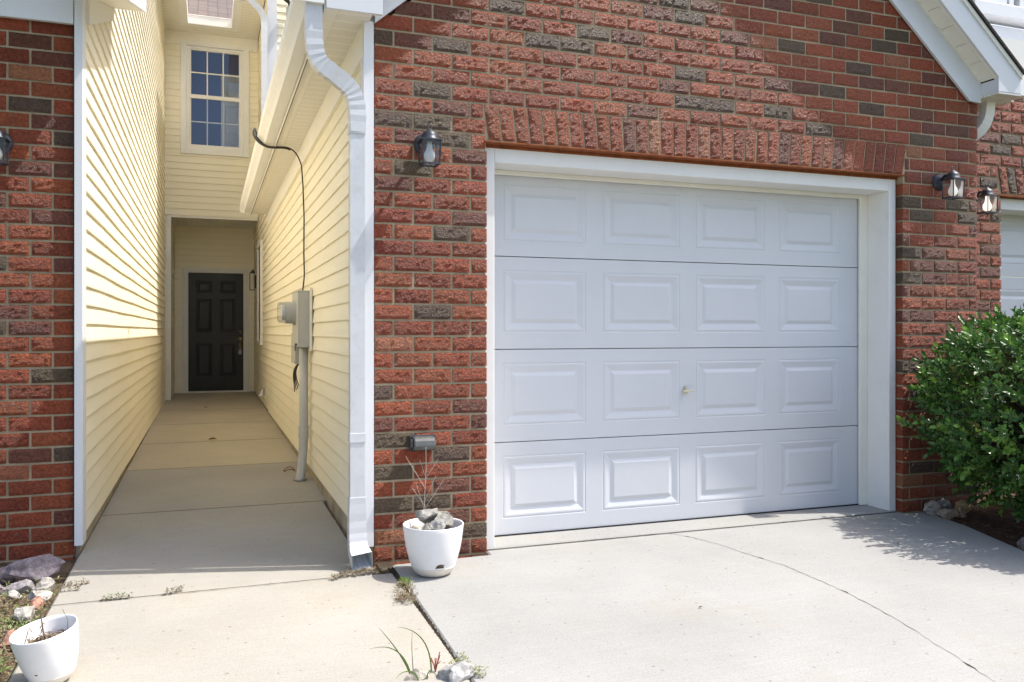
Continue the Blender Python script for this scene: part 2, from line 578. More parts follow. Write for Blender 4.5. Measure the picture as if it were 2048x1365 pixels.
def slab(mb, poly, zf, th=.09, ch=.009, zc=None, mi=0):
    """chamfered concrete slab from a ccw xy polygon"""
    n = len(poly)
    cx = sum(p[0] for p in poly) / n; cy = sum(p[1] for p in poly) / n
    ins = []
    for i in range(n):
        p0 = Vector(poly[i - 1]); p = Vector(poly[i]); p1 = Vector(poly[(i + 1) % n])
        d0 = (p - p0).normalized(); d1 = (p1 - p).normalized()
        n0 = Vector((-d0.y, d0.x)); n1 = Vector((-d1.y, d1.x))
        bis = (n0 + n1)
        bis = bis / max(.3, bis.length_squared / 2) 
        ins.append(p + bis * ch)
    vs = [(p.x, p.y, zf(p.y)) for p in ins] + [(p[0], p[1], zf(p[1]) - ch * .8) for p in poly] + [(p[0], p[1], zf(p[1]) - th) for p in poly]
    fs = [tuple(range(n))] + [(i + n, (i + 1) % n + n, (i + 1) % n, i) for i in range(n)] + [(i + 2 * n, (i + 1) % n + 2 * n, (i + 1) % n + n, i + n) for i in range(n)]
    mb.add(vs, fs, mi)

mb = MB()
js = [-2.6, -.19, 1.57, 3.24, 4.80, 6.40, 8.05, 9.55]
slab(mb, [(-.63, -2.60), (.815, -2.60), (.84, -.199), (-.63, -.199)], gz)
slab(mb, [(-.63, -5.6), (.79, -5.6), (.812, -2.608), (-.63, -2.608)], gz)
slab(mb, [(-.63, -.185), (.765, -.185), (.765, .0), (.735, .03), (.735, 1.566), (-.63, 1.566)], gz)
for i in range(2, len(js) - 1):
    slab(mb, [(-.63, js[i] + .004), (.765, js[i] + .004), (.765, js[i + 1] - .004), (-.63, js[i + 1] - .004)], gz, mi=1 if i > 2 else 0)
slab(mb, [(-.66, 9.554), (.80, 9.554), (.80, 11.1), (-.66, 11.1)], gz, mi=1)
tag(mb.build('walkway', [M['walk'], M['walk_tan']]), kind='structure')
mb = MB()
slab(mb, [(.868, -.06), (.83, -1.5), (.818, -2.6), (.80, -3.6), (3.9, -3.6), (3.92, -2.4), (4.02, -1.2), (4.08, -.96), (4.28, -.42), (4.36, -.10), (4.36, -.02), (4.205, -.012), (4.20, .035), (1.39, .035), (1.385, -.05)], lambda y: 0)
slab(mb, [(.80, -3.608), (.77, -10.9), (4.0, -10.9), (3.9, -3.608)], lambda y: 0)
tag(mb.build('driveway', M['concrete']), kind='structure')
mb = MB()
slab(mb, [(1.39, .047), (4.20, .047), (4.20, .6), (1.39, .6)], lambda y: .008)
tag(mb.build('garage_apron', M['concrete']), kind='structure')
# crack wandering over the driveway
mb = MB()
cp = [(2.50, .03), (2.58, -.10), (2.63, -.30), (2.66, -.52), (2.70, -.74), (2.69, -.98), (2.68, -1.22), (2.62, -1.55), (2.53, -1.88), (2.46, -2.15), (2.36, -2.6)]
pts = []
for i in range(len(cp) - 1):
    for k in range(9):
        a = k / 9
        x = cp[i][0] * (1 - a) + cp[i + 1][0] * a; y = cp[i][1] * (1 - a) + cp[i + 1][1] * a
        pts.append((x + random.uniform(-.006, .006), y))
vs = []; fs = []
for i, (x, y) in enumerate(pts):
    wd = .0009 + .0035 * abs(noise.noise(Vector((i * .45, 0, 3)))) ** 1.3 + (.004 if i % 23 == 7 else 0)
    vs += [(x - wd, y, .0015), (x + wd, y + .002, .0015)]
    if i: fs.append((2 * i - 2, 2 * i - 1, 2 * i + 1, 2 * i))
mb.add(vs, fs)
tag(mb.build('driveway_crack', M['crack']), kind='structure')
# rubble joint between drive and walk
mb = MB()
rng = random.Random(5)
for i in range(2600):
    y = rng.uniform(-2.2, -.1)
    xj = .851 + (.824 - .851) * min(1, (-y) / 1.5) + rng.uniform(-.016, .016) - (.008 if y < -2 else 0)
    r = rng.uniform(.003, .009)
    mb.add([(xj - r, y, -.02), (xj + r, y, -.02), (xj, y + r, -.02), (xj + rng.uniform(-r, r), y + r * .3, -.008 + r * 1.1)], [(0, 1, 3), (1, 2, 3), (2, 0, 3)])
mb.box(.80, .88, -3.6, 0, -.08, -.009)
mb.box(-.63, .80, -.3, .1, -.08, -.02)
mb.box(1.30, 4.3, -.06, .1, -.08, -.012)
def dirt_line(mb, x0, x1, y, w):
    n = int((x1 - x0) / .012)
    vs = []
    for i in range(n + 1):
        x = x0 + (x1 - x0) * i / n
        a = w * (.55 + .9 * abs(noise.noise(Vector((x * 9, y * 3, 1))))) ; b_ = w * (.55 + .9 * abs(noise.noise(Vector((x * 14, y * 3, 7)))))
        vs += [(x, y - a, gz(y) + .0012), (x, y + b_, gz(y) + .0012)]
    mb.add(vs, [(2 * i, 2 * i + 2, 2 * i + 3, 2 * i + 1) for i in range(n)])
for yy in js[1:-1]: dirt_line(mb, -.625, .76 if yy > 0 else .83, yy, .0055 if yy < 0 else .006)
dirt_line(mb, 1.395, 4.19, .041, .0065)
tag(mb.build('joint_filler', M['crack']), kind='structure')

def uneven(x0, x1, y0, y1, z, amp, res, keep=None, seed=0):
    mb = MB()
    nx = int((x1 - x0) / res); ny = int((y1 - y0) / res)
    for j in range(ny + 1):
        for i in range(nx + 1):
            x = x0 + (x1 - x0) * i / nx; y = y0 + (y1 - y0) * j / ny
            h = noise.noise(Vector((x * 5, y * 5, seed))) * amp + noise.noise(Vector((x * 21, y * 21, seed))) * amp * .5
            mb.v.append(Vector((x, y, z + h))); mb.c.append((1, 1, 1))
    for j in range(ny):
        for i in range(nx):
            a = j * (nx + 1) + i
            mb.f.append((a, a + 1, a + nx + 2, a + nx + 1)); mb.mi.append(0)
    return mb
tag(uneven(-3.2, -.645, -3.6, .69, -.025, .018, .04, seed=2).build('planting_bed', M['soil'], smooth=True), kind='structure')
mbm = uneven(3.95, 8.0, -4.5, .35, -.022, .016, .05, seed=4)
for v in mbm.v:                                        # keep the mulch under the edge of the drive
    ex = 3.92 + max(0, min(1, (v.y + 2.4) / 2.4)) * .46
    if v.x < ex: v.z = -.04
tag(mbm.build('mulch_bed', M['mulch'], smooth=True), kind='structure')

# ================================================================= MAIN TOWNHOUSE
B = thing('townhouse', (2.8, 3.5, 0), 'middle townhouse with gabled brick garage front and black entry door deep in the passage', 'townhouse')
rngB = random.Random(21)
# --- brick front with jack arch
mb = MB()
P0 = PY(0)
def keepB(x, z):
    return z < .87 * x + 2.01 + .10 and z < 6.83 - .87 * x + .10
brick_rows(mb, P0, .785, 4.84, -8, 48, .785, [(1.385, 4.20, -1, 2.175), (1.376, 4.222, 2.17, 2.28), (1.363, 4.237, 2.30, 2.37)], keepB, rngB)
ns = 35
for i in range(ns):
    t0 = i / ns; t1 = (i + 1) / ns
    def edge(t):
        b_ = 1.392 + t * (4.202 - 1.392); tp = 1.366 + t * (4.234 - 1.366)
        return b_, tp
    b0, u0 = edge(t0); b1, u1 = edge(t1)
    j = rngB.uniform(-.003, .003)
    brick_quad(mb, P0, [(b0 + .005, 2.180 + j), (b1 - .005, 2.180 + j), (u1 - .005, 2.366), (u0 + .005, 2.366)], rngB, .04, red_only(rngB))
def mort(x0, x1, z0, z1, d=.11): mb.box(x0, x1, .0055, d, z0, z1, 1)
mort(.792, 1.379, -.08, 2.17); mort(4.206, 4.833, -.08, 2.17)
mb.prism([(.792, 2.17), (4.833, 2.17), (4.833, 2.63), (2.77, 4.42), (.792, 2.70)], .0055, .11, 1, 1)
mb.box(4.835, 4.84, .11, .40, -.05, 2.7, 1)
mb.build('brick_wall', [M['brick'], M['mortar']], B)
# --- rusty steel lintel
mb = MB()
mb.box(1.372, 4.225, -.003, .09, 2.167, 2.176)
mb.box(1.392, 4.205, .050, .054, 2.150, 2.167)
mb.build('lintel', M['rust'], B, bevel=.002)
# --- garage frame
mb = MB()
XL, XR = 1.392, 4.196
mb.box(XL, XL + .055, .055, .075, -.002, 2.158)         # flat casing: left, right, head
mb.box(XR - .055, XR, .055, .075, -.002, 2.158)
mb.box(XL + .055, XR - .055, .055, .075, 2.075, 2.158)
mb.box(XL + .030, XL + .055, .075, .42, 0, 2.075)       # jamb liners
mb.box(XR - .055, XR - .030, .0755, .42, 0, 2.075)
mb.box(XL + .030, XR - .030, .0755, .42, 2.075, 2.098)
mb.build('garage_frame', M['trim'], B, bevel=.004)
mb = MB()
mb.box(XL + .055, XL + .075, .235, .262, .01, 2.075)    # weather stop
mb.box(XR - .118, XR - .055, .240, .262, .01, 2.075)
mb.box(XL + .075, XR - .118, .235, .262, 2.050, 2.075)
mb.build('door_stop', M['cream_trim'], B, bevel=.005)
# --- sectional garage door
m, t, b = newmat('garage_door_paint')
tc = nd(t, 'ShaderNodeTexCoord')
mp = nd(t, 'ShaderNodeMapping'); mp.inputs['Scale'].default_value = (5, 5, 90)
t.links.new(tc.outputs['Object'], mp.inputs[0])
n = noise_node(t, 1.5, 5, .6, mp.outputs[0])
n2 = noise_node(t, 1.6, 6, .7, tc.outputs['Object'])
col = ramp(t, n2.outputs[0], [(.3, (.60, .61, .635)), (.7, (.64, .65, .675))])
t.links.new(col, b.inputs['Base Color'])
b.inputs['Roughness'].default_value = .38
bump(t, b, n.outputs[0], .22, .0012)
M['gdoor'] = m
pxs = [(1.567, 2.087), (2.194, 2.72), (2.826, 3.343), (3.446, 3.937)]
mb = MB()
mb.box(1.43, 4.14, .305, .32, .01, 2.12)
door = mb.build('garage_door', M['gdoor'], B)
PD = PY(.27)
for k in range(4):
    z0 = .012 + k * .527
    mb = MB()
    pan = [(a, b_, z0 + .094, z0 + .450) for a, b_ in pxs]
    if k == 3: pan = [(a, b_, z0 + .084, z0 + .416) for a, b_ in pxs]
    panel_face(mb, PD, 1.43, 4.10, z0 + .002, z0 + .524, pan, [(.003, -.002), (.009, -.002), (.012, .0005), (.020, .0005), (.052, -.007), (.058, -.007), (.078, .001)], .03)
    mb.build('door_section', M['gdoor'], door)
mb = MB()
cx, cz = 2.752, .803
mb.lathe([(0, .0), (.014, 0), (.014, .006), (.007, .008), (.007, .022), (0, .022)], (cx, .27, cz), 16, mat=Matrix.Rotation(R(90), 4, 'X'))
mb.box(cx - .028, cx + .045, .236, .247, cz - .006, cz + .006)
mb.box(cx - .006, cx + .006, .236, .247, cz - .022, cz - .006)
mb.box(cx - .005, cx + .004, .25, .268, cz + .01, cz + .03)
mb.build('lock_handle', simple('pale_brass', (.62, .58, .42), .4, .5, .1, 30), door, bevel=.003)
mb = MB(); mb.box(1.43, 4.10, .262, .30, .0085, .016); mb.build('bottom_seal', M['black'], door)

# --- gable trim (rakes)
def rake_seg(x0, x1, zb0, zb1, zt0, zt1):
    return [(x0, zb0), (x1, zb1), (x1, zt1), (x0, zt0)]
RC = 2.741
lL = lambda x, c: .87 * x + c
lR = lambda x, c: c - .87 * x
pk = 2.77
mb = MB()
mb.prism([(4.752, lR(4.752, 6.83)), (4.85, 2.69), (4.85, 2.82), (pk, lR(pk, 7.04)), (pk, lR(pk, 6.83))], -.022, -.003, 1)
mb.prism([(.787, lL(.787, 2.03)), (pk, lL(pk, 2.01)), (pk, lL(pk, 2.24)), (.787, lL(.787, 2.24))], -.022, -.003, 1)
mb.build('frieze_board', M['white'], B, bevel=.002)
mb = MB()
mb.prism([(4.85, 2.735), (5.05, 2.735), (5.05, lR(5.05, 7.27)), (RC, lR(RC, 7.27)), (RC, lR(RC, 7.05)), (4.85, lR(4.85, 7.05))], -.152, -.134, 1)
mb.prism([(.53, 2.710), (.80, 2.710), (.80, lL(.80, 2.25)), (RC, lL(RC, 2.25)), (RC, lL(RC, 2.49)), (.53, lL(.53, 2.49))], -.152, -.134, 1)
mb.box(4.85, 4.866, -.134, -.003, 2.735, 2.82)
mb.build('fascia', M['white'], B, bevel=.002)
mb = MB()                                              # soffit under the right rake, cut by cross joints
step = .118
x = 4.85
while x > 2.8:
    x2 = x - step
    a0, a1 = lR(x - .003, 7.045), lR(x2 + .003, 7.045)
    mb.prism([(x - .003, a0), (x2 + .003, a1), (x2 + .003, a1 + .02), (x - .003, a0 + .02)], -.118, -.003, 1)
    x = x2
mb.prism([(4.85, lR(4.85, 7.04)), (2.8, lR(2.8, 7.04)), (2.8, lR(2.8, 7.055)), (4.85, lR(4.85, 7.055))], -.134, -.120, 1)
mb.prism([(4.83, lR(4.83, 7.03)), (2.8, lR(2.8, 7.03)), (2.8, lR(2.8, 7.047)), (4.83, lR(4.83, 7.047))], -.03, -.0225, 1)
mb.prism([(.8, lL(.8, 2.25)), (2.7, lL(2.7, 2.25)), (2.7, lL(2.7, 2.27)), (.8, lL(.8, 2.27))], -.134, -.003, 1)
mb.build('rake_soffit', M['cream_trim'], B)
mb = MB()
mb.box(4.85, 5.05, -.15, .30, 2.722, 2.734)
mb.box(4.85, 5.17, .0, 3, 2.735, 2.745)
mb.build('eave_soffit', M['soffit_w'], B)
mb = MB()
mb.prism([(5.06, lR(5.06, 7.262)), (5.06, lR(5.06, 7.283)), (RC, lR(RC, 7.293)), (.45, lL(.45, 2.50)), (.45, lL(.45, 2.47)), (RC, lR(RC, 7.272))], -.175, 7.3, 1)
mb.build('roof', M['roofdark'], B)
mb = MB()
mb.prism([(5.052, lR(5.052, 7.225)), (5.052, lR(5.052, 7.258)), (2.8, lR(2.8, 7.258)), (2.8, lR(2.8, 7.225))], -.162, -.1525, 1)
mb.build('drip_edge', M['cream_trim'], B)
# gutter on the far side + its elbow
gp = [(0, 0), (.07, 0), (.085, .03), (.115, .065), (.12, .11), (.112, .112), (.105, .07), (.075, .035), (.06, .006), (.006, .006), (.006, .11), (0, .11)]
mb = MB(); mb.prism([(5.05 + a, 2.73 + b_) for a, b_ in gp], -.14, 3.0, 1)
mb.box(5.05, 5.165, -.146, -.14, 2.73, 2.835)
mb.build('gutter', M['trim'], B)
def rrect(w_, d_, ribs=4):
    """downspout section with ribs on the broad faces"""
    pts = []
    n = 24
    for i in range(n + 1):
        a = -w_ / 2 + w_ * i / n
        pts.append((a, -d_ / 2 + (.0045 if (i * (ribs * 2 + 1) // (n + 1)) % 2 else 0)))
    pts.append((w_ / 2, d_ / 2))
    pts.append((-w_ / 2, d_ / 2))
    return pts
def bez(p0, p1, p2, p3, n=16):
    out = []
    for i in range(n + 1):
        t_ = i / n
        out.append(Vector(p0) * (1 - t_) ** 3 + Vector(p1) * 3 * t_ * (1 - t_) ** 2 + Vector(p2) * 3 * t_ * t_ * (1 - t_) + Vector(p3) * t_ ** 3)
    return out
mb = MB()
pth = bez((4.99, .05, 2.73), (4.995, .055, 2.60), (4.97, .08, 2.54), (4.90, .12, 2.50), 14)
mb.sweep(pth, rrect(.075, .055), hint=(0, -1, 0), scales=[1 + (.03 if i % 2 else 0) for i in range(len(pth))])
mb.build('downspout_elbow', M['trim'], B)

# --- passage side wall of the garage (faces -X, at X = .76)
WX = .76
PW = PXm(WX)
mb = MB()
siding(mb, PW, .02, 7.3, .11, 2.56, phase=.11, seed=1)
siding(mb, PW, 7.3, 9.7, .135, 5.8, phase=.11, seed=1)
siding(mb, PW, 9.7, 11.0, .15, 2.95, phase=.11, seed=1)
mb.build('siding_wall', M['siding'], B)
mb = MB()
mb.box(WX - .002, WX + .10, .02, 11.0, -.08, .112)
mb.build('foundation', M['found'], B)
mb = MB(); mb.box(WX + .003, WX + .09, .02, 7.3, .11, 2.9); mb.box(WX + .003, WX + .09, 7.3, 11, .11, 5.9); mb.build('wall_sheathing', M['cream_trim'], B)
mb = MB()
mb.box(.732, .783, -.012, .010, .085, 2.725)
mb.box(.732, .744, .010, .085, .085, 2.56)
mb.build('corner_board', M['white'], B, bevel=.002)
mb = MB(); mb.box(WX - .03, WX, .0105, 7.28, 2.555, 2.722); mb.build('eave_frieze', M['cream_trim'], B, bevel=.003)
mb = MB()
mb.box(.59, WX - .0, -.133, 7.3, 2.722, 2.734)
mb.build('eave_soffit', M['soffit'], B)
mb = MB()
mb.box(.53, .59, -.133, 7.3, 2.716, 2.734)
mb.box(.522, .53, -.133, 7.3, 2.700, 2.90)
mb.box(.53, .80, -.133, -.12, 2.712, 2.735)
mb.build('fascia_trim', M['cream_trim'], B, bevel=.003)
mb = MB(); mb.prism([(.518 - a * 1.05, 2.728 + b_) for a, b_ in gp], -.15, 7.32, 1)
mb.box(.395, .52, -.156, -.15, 2.728, 2.836)
mb.box(.395, .52, 7.32, 7.326, 2.728, 2.836)
mb.build('gutter', M['trim'], B)
# --- the big downspout at the brick corner
mb = MB()
path = [(.475, -.105, 2.735), (.475, -.105, 2.66)] + bez((.475, -.105, 2.64), (.475, -.105, 2.46), (.50, -.10, 2.46), (.565, -.09, 2.42), 12) + bez((.60, -.075, 2.40), (.67, -.062, 2.36), (.692, -.055, 2.33), (.692, -.052, 2.20), 12)[1:] + [(.692, -.050, 2.15)]
scl = [1, 1] + [1 + (.045 if i % 2 else -.02) for i in range(len(path) - 3)] + [1]
mb.sweep(path, rrect(.078, .060), hint=(0, -1, 0), scales=scl)
mb.sweep([(.692, -.046, 2.165), (.692, -.046, .30)], rrect(.072, .056), hint=(0, -1, 0))
path = [(.692, -.046, .315)] + bez((.692, -.046, .27), (.692, -.046, .085), (.697, -.065, .070), (.703, -.145, .052), 14)
ds = mb.build('downspout', M['downspout'], B)
mb = MB()
mb.sweep(path, rrect(.076, .062), hint=(0, -1, 0), cap=False, scales=[1 + (.04 if i % 2 else 0) + .016 * i for i in range(len(path))])
o_ = mb.build('outlet_elbow', M['downspout'], ds)
sol = o_.modifiers.new('thickness', 'SOLIDIFY'); sol.thickness = .002
for zz in (.62, 2.14, .305):
    mb = MB()
    mb.sweep([(.692, -.047, zz), (.692, -.047, zz + .045)], rrect(.079, .062, 0), hint=(0, -1, 0))
    mb.build('strap', M['downspout'], ds, bevel=.001)
# --- second floor front wall above the garage roof
mb = MB()
siding(mb, PY(7.3), .80, 5.2, 2.8, 6.2, phase=.11, seed=3)
mb.build('upper_front_wall', M['siding'], B)
mb = MB()
mb.box(.735, .86, 7.272, 7.296, 2.70, 6.2)
mb.box(.735, .745, 7.298, 7.37, 2.70, 6.2)
mb.build('upper_corner_board', M['white'], B, bevel=.002)
mb = MB()
path = bez((.46, 7.12, 5.62), (.46, 7.12, 5.36), (.69, 7.16, 5.44), (.69, 7.18, 5.20), 14) + [(.69, 7.18, 2.95)]
mb.sweep(path, rrect(.075, .055), hint=(0, -1, 0))
mb.build('upper_downspout', M['downspout'], B)
mb = MB()
path = [(.30, 7.4, 5.60), (.36, 7.3, 5.52), (.42, 7.2, 5.50), (.50, 7.12, 5.54), (.56, 7.08, 5.62)]
mb.tube(path, .045, 12)
mb.build('upper_elbow', M['downspout'], B, smooth=True)

# --- rear wall of the passage, window, porch
YR = 9.7
PR = PY(YR)
mb = MB()
siding(mb, PR, -.63, WX, 2.965, 3.92, phase=2.965, seed=5)
siding(mb, PR, -.63, -.39, 3.92, 5.62, phase=2.965, seed=5)
siding(mb, PR, .61, WX, 3.92, 5.62, phase=2.965, seed=6)
siding(mb, PR, -.63, -.60, .10, 2.965, phase=.11, seed=5)
mb.build('rear_wall', M['siding'], B)
mb = MB(); mb.box(-.63, WX - .015, YR - .03, YR, 5.60, 5.80); mb.box(-.39, .61, YR + .05, YR + .09, 5.55, 5.62); mb.build('rear_frieze', M['cream_trim'], B, bevel=.004)
# window
PWN = PY(YR)
mb = MB()
rect_frame(mb, PWN, -.40, .615, 3.92, 5.66, (.085, .085, .06, .085), -.05, .032)
win = mb.build('window', M['trim'], B, bevel=.006)
mb = MB()
rect_frame(mb, PWN, -.315, .530, 4.005, 5.60, (.05, .05, .04, .05), -.05, .018)
rect_frame(mb, PWN, -.265, .480, 4.055, 5.56, (.02, .02, .02, .02), -.05, .004)
mb.box(-.265, .480, YR - .016, YR + .02, 4.79, 4.85)
mb.build('sash', M['trim'], win, bevel=.003)
mb = MB()
for x in (-.245 + .705 / 3, -.245 + 2 * .705 / 3):
    mb.box(x - .009, x + .009, YR + .004, YR + .012, 4.85, 5.54)
    mb.box(x - .009, x + .009, YR + .016, YR + .024, 4.075, 4.79)
mb.box(-.245, .46, YR + .0035, YR + .0125, 5.185, 5.203)
mb.box(-.245, .46, YR + .0155, YR + .0245, 4.425, 4.443)
mb.build('muntin', M['trim'], win)
mb = MB()
mb.add([(-.25, YR + .015, 4.07), (.465, YR + .015, 4.07), (.465, YR + .015, 5.55), (-.25, YR + .015, 5.55)], [(0, 1, 2, 3)])
mb.build('window_glass', M['glass'], win)
mb = MB()                                              # the room behind
mb.box(-.7, 1.9, YR + .75, YR + .8, 3.3, 5.95)
mb.box(-.75, -.7, YR + .1, YR + 1.15, 3.3, 5.95)
mb.box(1.9, 1.95, YR + .1, YR + 1.15, 3.3, 5.95)
mb.build('room_wall', M['bluewall'], B)
mb = MB()
mb.box(-.75, 1.95, YR + .1, YR + 1.2, 5.95, 6.0)
mb.build('room_ceiling', M['indoor'], B)
mb = MB()
mb.box(-.75, 1.95, YR + .1, YR + 1.2, 3.25, 3.3)
mb.build('room_floor', M['indoor'], B)
mb = MB()
PI_ = PY(YR + .70)
for x0 in (.20, .565):
    panel_face(mb, PI_, x0, x0 + .36, 3.35, 5.42, [(x0 + .07, x0 + .29, 5.02, 5.30), (x0 + .07, x0 + .29, 4.42, 4.92), (x0 + .07, x0 + .29, 3.6, 4.3)], [(.012, -.008), (.03, -.008), (.045, -.001)], .03)
mb.build('closet_door', M['indoor'], B)
for x in (.53, .60):
    mb = MB()
    mb.lathe([(0, .0), (.018, .006), (.02, .016), (.012, .026), (0, .03)], (x, YR + .70, 4.36), 12, mat=Matrix.Rotation(R(90), 4, 'X'))
    mb.build('closet_knob', M['dark_metal'], B, smooth=True)

# top eaves round the light well
mb = MB()
mb.box(-.63, WX, YR - .30, YR, 5.80, 5.815)
mb.box(-.63, -.40, 7.2, YR - .30, 5.80, 5.815)
mb.box(.46, WX, 7.2, YR - .30, 5.80, 5.815)
mb.build('upper_soffit', M['soffit'], B)
mb = MB()
def utrough(a0, a1, y0, y1): mb.box(a0, a1, y0, y1, 5.79, 5.93)
mb.box(-.40, .46, YR - .40, YR - .302, 5.80, 5.815)
mb.box(-.302, .36, YR - .42, YR - .40, 5.80, 5.935)
mb.box(-.40, -.302, 7.2, YR - .40, 5.80, 5.815)
mb.box(-.302, -.282, 7.2, YR - .40, 5.80, 5.935)
mb.box(.36, .46, 7.2, YR - .40, 5.80, 5.815)
mb.box(.34, .36, 7.2, YR - .40, 5.80, 5.935)
mb.box(-.31, .37, YR - .428, YR - .41, 5.925, 5.940)
mb.build('upper_gutter', M['trim'], B, bevel=.004)
mb = MB()
mb.add([(-.36, YR - .38, 5.90), (.42, YR - .38, 5.90), (.42, YR + 4, 8.3), (-.36, YR + 4, 8.3)], [(0, 1, 2, 3)])
mb.add([(-.36, YR - .38, 5.87), (.42, YR - .38, 5.87), (.42, YR + 4, 8.27), (-.36, YR + 4, 8.27)], [(3, 2, 1, 0)])
mb.add([(.40, 7.2, 5.90), (5.2, 7.2, 8.0), (5.2, 14, 8.0), (.40, 14, 5.90)], [(0, 1, 2, 3)])
mb.add([(-.34, 7.2, 5.90), (-.34, 14, 5.90), (-4.2, 14, 7.8), (-4.2, 7.2, 7.8)], [(0, 1, 2, 3)])
mb.build('upper_roof', M['shingle'], B, calc_uv=lambda p: (p.x, (p.y + p.z) * .9))
# porch
mb = MB()
n = 14
for i in range(n):
    a = -.60 + i * (1.36 / n)
    mb.add([(a, YR, 2.952), (a + .088, YR, 2.952), (a + .088, 11.0, 2.952), (a, 11.0, 2.952)], [(3, 2, 1, 0)])
    mb.add([(a + .088, YR, 2.952), (a + .0971, YR, 2.960), (a + .0971, 11.0, 2.960), (a + .088, 11.0, 2.952)], [(3, 2, 1, 0)])
mb.box(-.63, WX, YR + .001, 11.1, 2.965, 2.99)
mb.build('porch_ceiling', M['cream_trim'], B)
mb = MB()
mb.box(-.600, -.535, YR - .028, YR + .05, .115, 2.953)
mb.build('porch_corner_board', M['trim'], B, bevel=.003)
mb = MB(); mb.box(-.535, WX - .016, YR - .006, YR + .02, 2.93, 2.966); mb.build('porch_header', M['cream_trim'], B)
PBk = PY(11.0)
mb = MB()
siding(mb, PBk, -.53, -.405, .13, 2.25, phase=.11, seed=8)
siding(mb, PBk, .665, WX + .07, .13, 2.25, phase=.11, seed=8)
siding(mb, PBk, -.53, WX + .07, 2.25, 2.95, phase=.11, seed=8)
siding(mb, PXp(-.545), YR + .05, 11.0, .13, 2.95, phase=.11, seed=9)
mb.build('porch_wall', M['siding'], B)
mb = MB(); mb.box(-.6, .9, 11.05, 11.12, 0, 3); mb.box(-.7, -.56, YR + .04, 11.1, 0, 3); mb.build('porch_backing', M['cream_trim'], B)
mb = MB()
rect_frame(mb, PBk, -.405, .665, .115, 2.255, (.055, .055, .055, 0), -.04, .028, False)
rect_frame(mb, PBk, -.350, .610, .125, 2.200, (.035, .035, .03, 0), -.04, .012, False)
mb.box(-.385, .645, 10.945, 11.03, .125, .150)
mb.build('door_frame', M['trim'], B, bevel=.004)
mb = MB()
dx0, dx1, dz0, dz1 = -.315, .575, .155, 2.168
cxm = (dx0 + dx1) / 2
pan = []
for a, b_ in ((dx0 + .13, cxm - .065), (cxm + .065, dx1 - .13)):
    pan += [(a, b_, dz0 + 1.67, dz0 + 1.88), (a, b_, dz0 + 1.01, dz0 + 1.57), (a, b_, dz0 + .25, dz0 + .80)]
panel_face(mb, PY(11.02), dx0, dx1, dz0, dz1, pan, [(.012, -.012), (.030, -.012), (.050, -.002)], .04)
ed = mb.build('entry_door', M['door_black'], B)
hx = dx1 - .055
for zz, rr, nm in ((1.165, .026, 'deadbolt'), (1.04, .034, 'door_knob')):
    mb = MB()
    mb.lathe([(0, .0), (rr, .002), (rr, .010), (rr * .55, .014), (rr * .8, .035), (rr * .7, .05), (0, .055)], (hx, 11.02, zz), 20, mat=Matrix.Rotation(R(90), 4, 'X'))
    mb.build(nm, M['brass'], ed, smooth=True)
mb = MB()
mb.box(hx - .014, hx + .014, 11.004, 11.02, .87, 1.0)
mb.tube([(hx, 11.01, .985), (hx, 10.965, .965), (hx, 10.965, .90), (hx, 11.01, .875)], .008)
mb.build('door_handle', M['brass'], ed, smooth=True)
mb = MB()
mb.box(hx - .024, hx + .024, 10.985, 11.012, .775, .84); mb.tube([(hx - .018, 10.998, .84), (hx - .018, 10.998, .868), (hx + .018, 10.998, .868), (hx + .018, 10.998, .84)], .005)
mb.build('lock_box', M['grey_metal'], ed, bevel=.004)

# side window near the porch
PS = PXm(WX)
mb = MB()
rect_frame(mb, PS, 8.52, 9.40, .97, 2.50, (.06, .06, .06, .06), -.03, .045)
sw = mb.build('side_window', M['trim'], B, bevel=.003)
mb = MB(); mb.add([(WX - .018, 8.58, 1.03), (WX - .018, 9.34, 1.03), (WX - .018, 9.34, 2.44), (WX - .018, 8.58, 2.44)], [(0, 3, 2, 1)])
mb.build('side_glass', M['dark_metal'], sw)
mb = MB()
mb.box(WX - .02, WX - .012, 7.95, 8.10, .24, .42)
mb.prism([(7.96, .26), (8.09, .26), (8.09, .41), (7.96, .41)], WX - .02, WX - .035, 0)
mb.add([(WX - .02, 7.96, .40), (WX - .02, 8.09, .40), (WX - .10, 8.09, .27), (WX - .10, 7.96, .27), (WX - .02, 7.96, .27), (WX - .02, 8.09, .27)], [(0, 3, 2, 1), (0, 4, 3), (1, 2, 5)])
mb.build('dryer_vent', M['trim'], B)

# hidden bulk of the house (sides and rear, for shade)
mb = MB()
mb.box(4.80, 4.835, .11, 14, -.05, 2.7); mb.box(5.15, 5.2, 7.31, 14, 0, 6.2); mb.box(.85, 5.2, 13.9, 14, 0, 6.2)
mb.build('outer_wall', M['cream_trim'], B)

# ================================================================= LEFT TOWNHOUSE
A = thing('townhouse', (-2.3, 4, 0), 'left townhouse with brick corner, white corner board and sunlit cream lap siding along the passage', 'townhouse')
rngA = random.Random(77)
YA = .67
mb = MB()
brick_rows(mb, PY(YA), -4.6, -.652, -8, 28, -.652 - 20 * BL + .0, [], None, rngA)
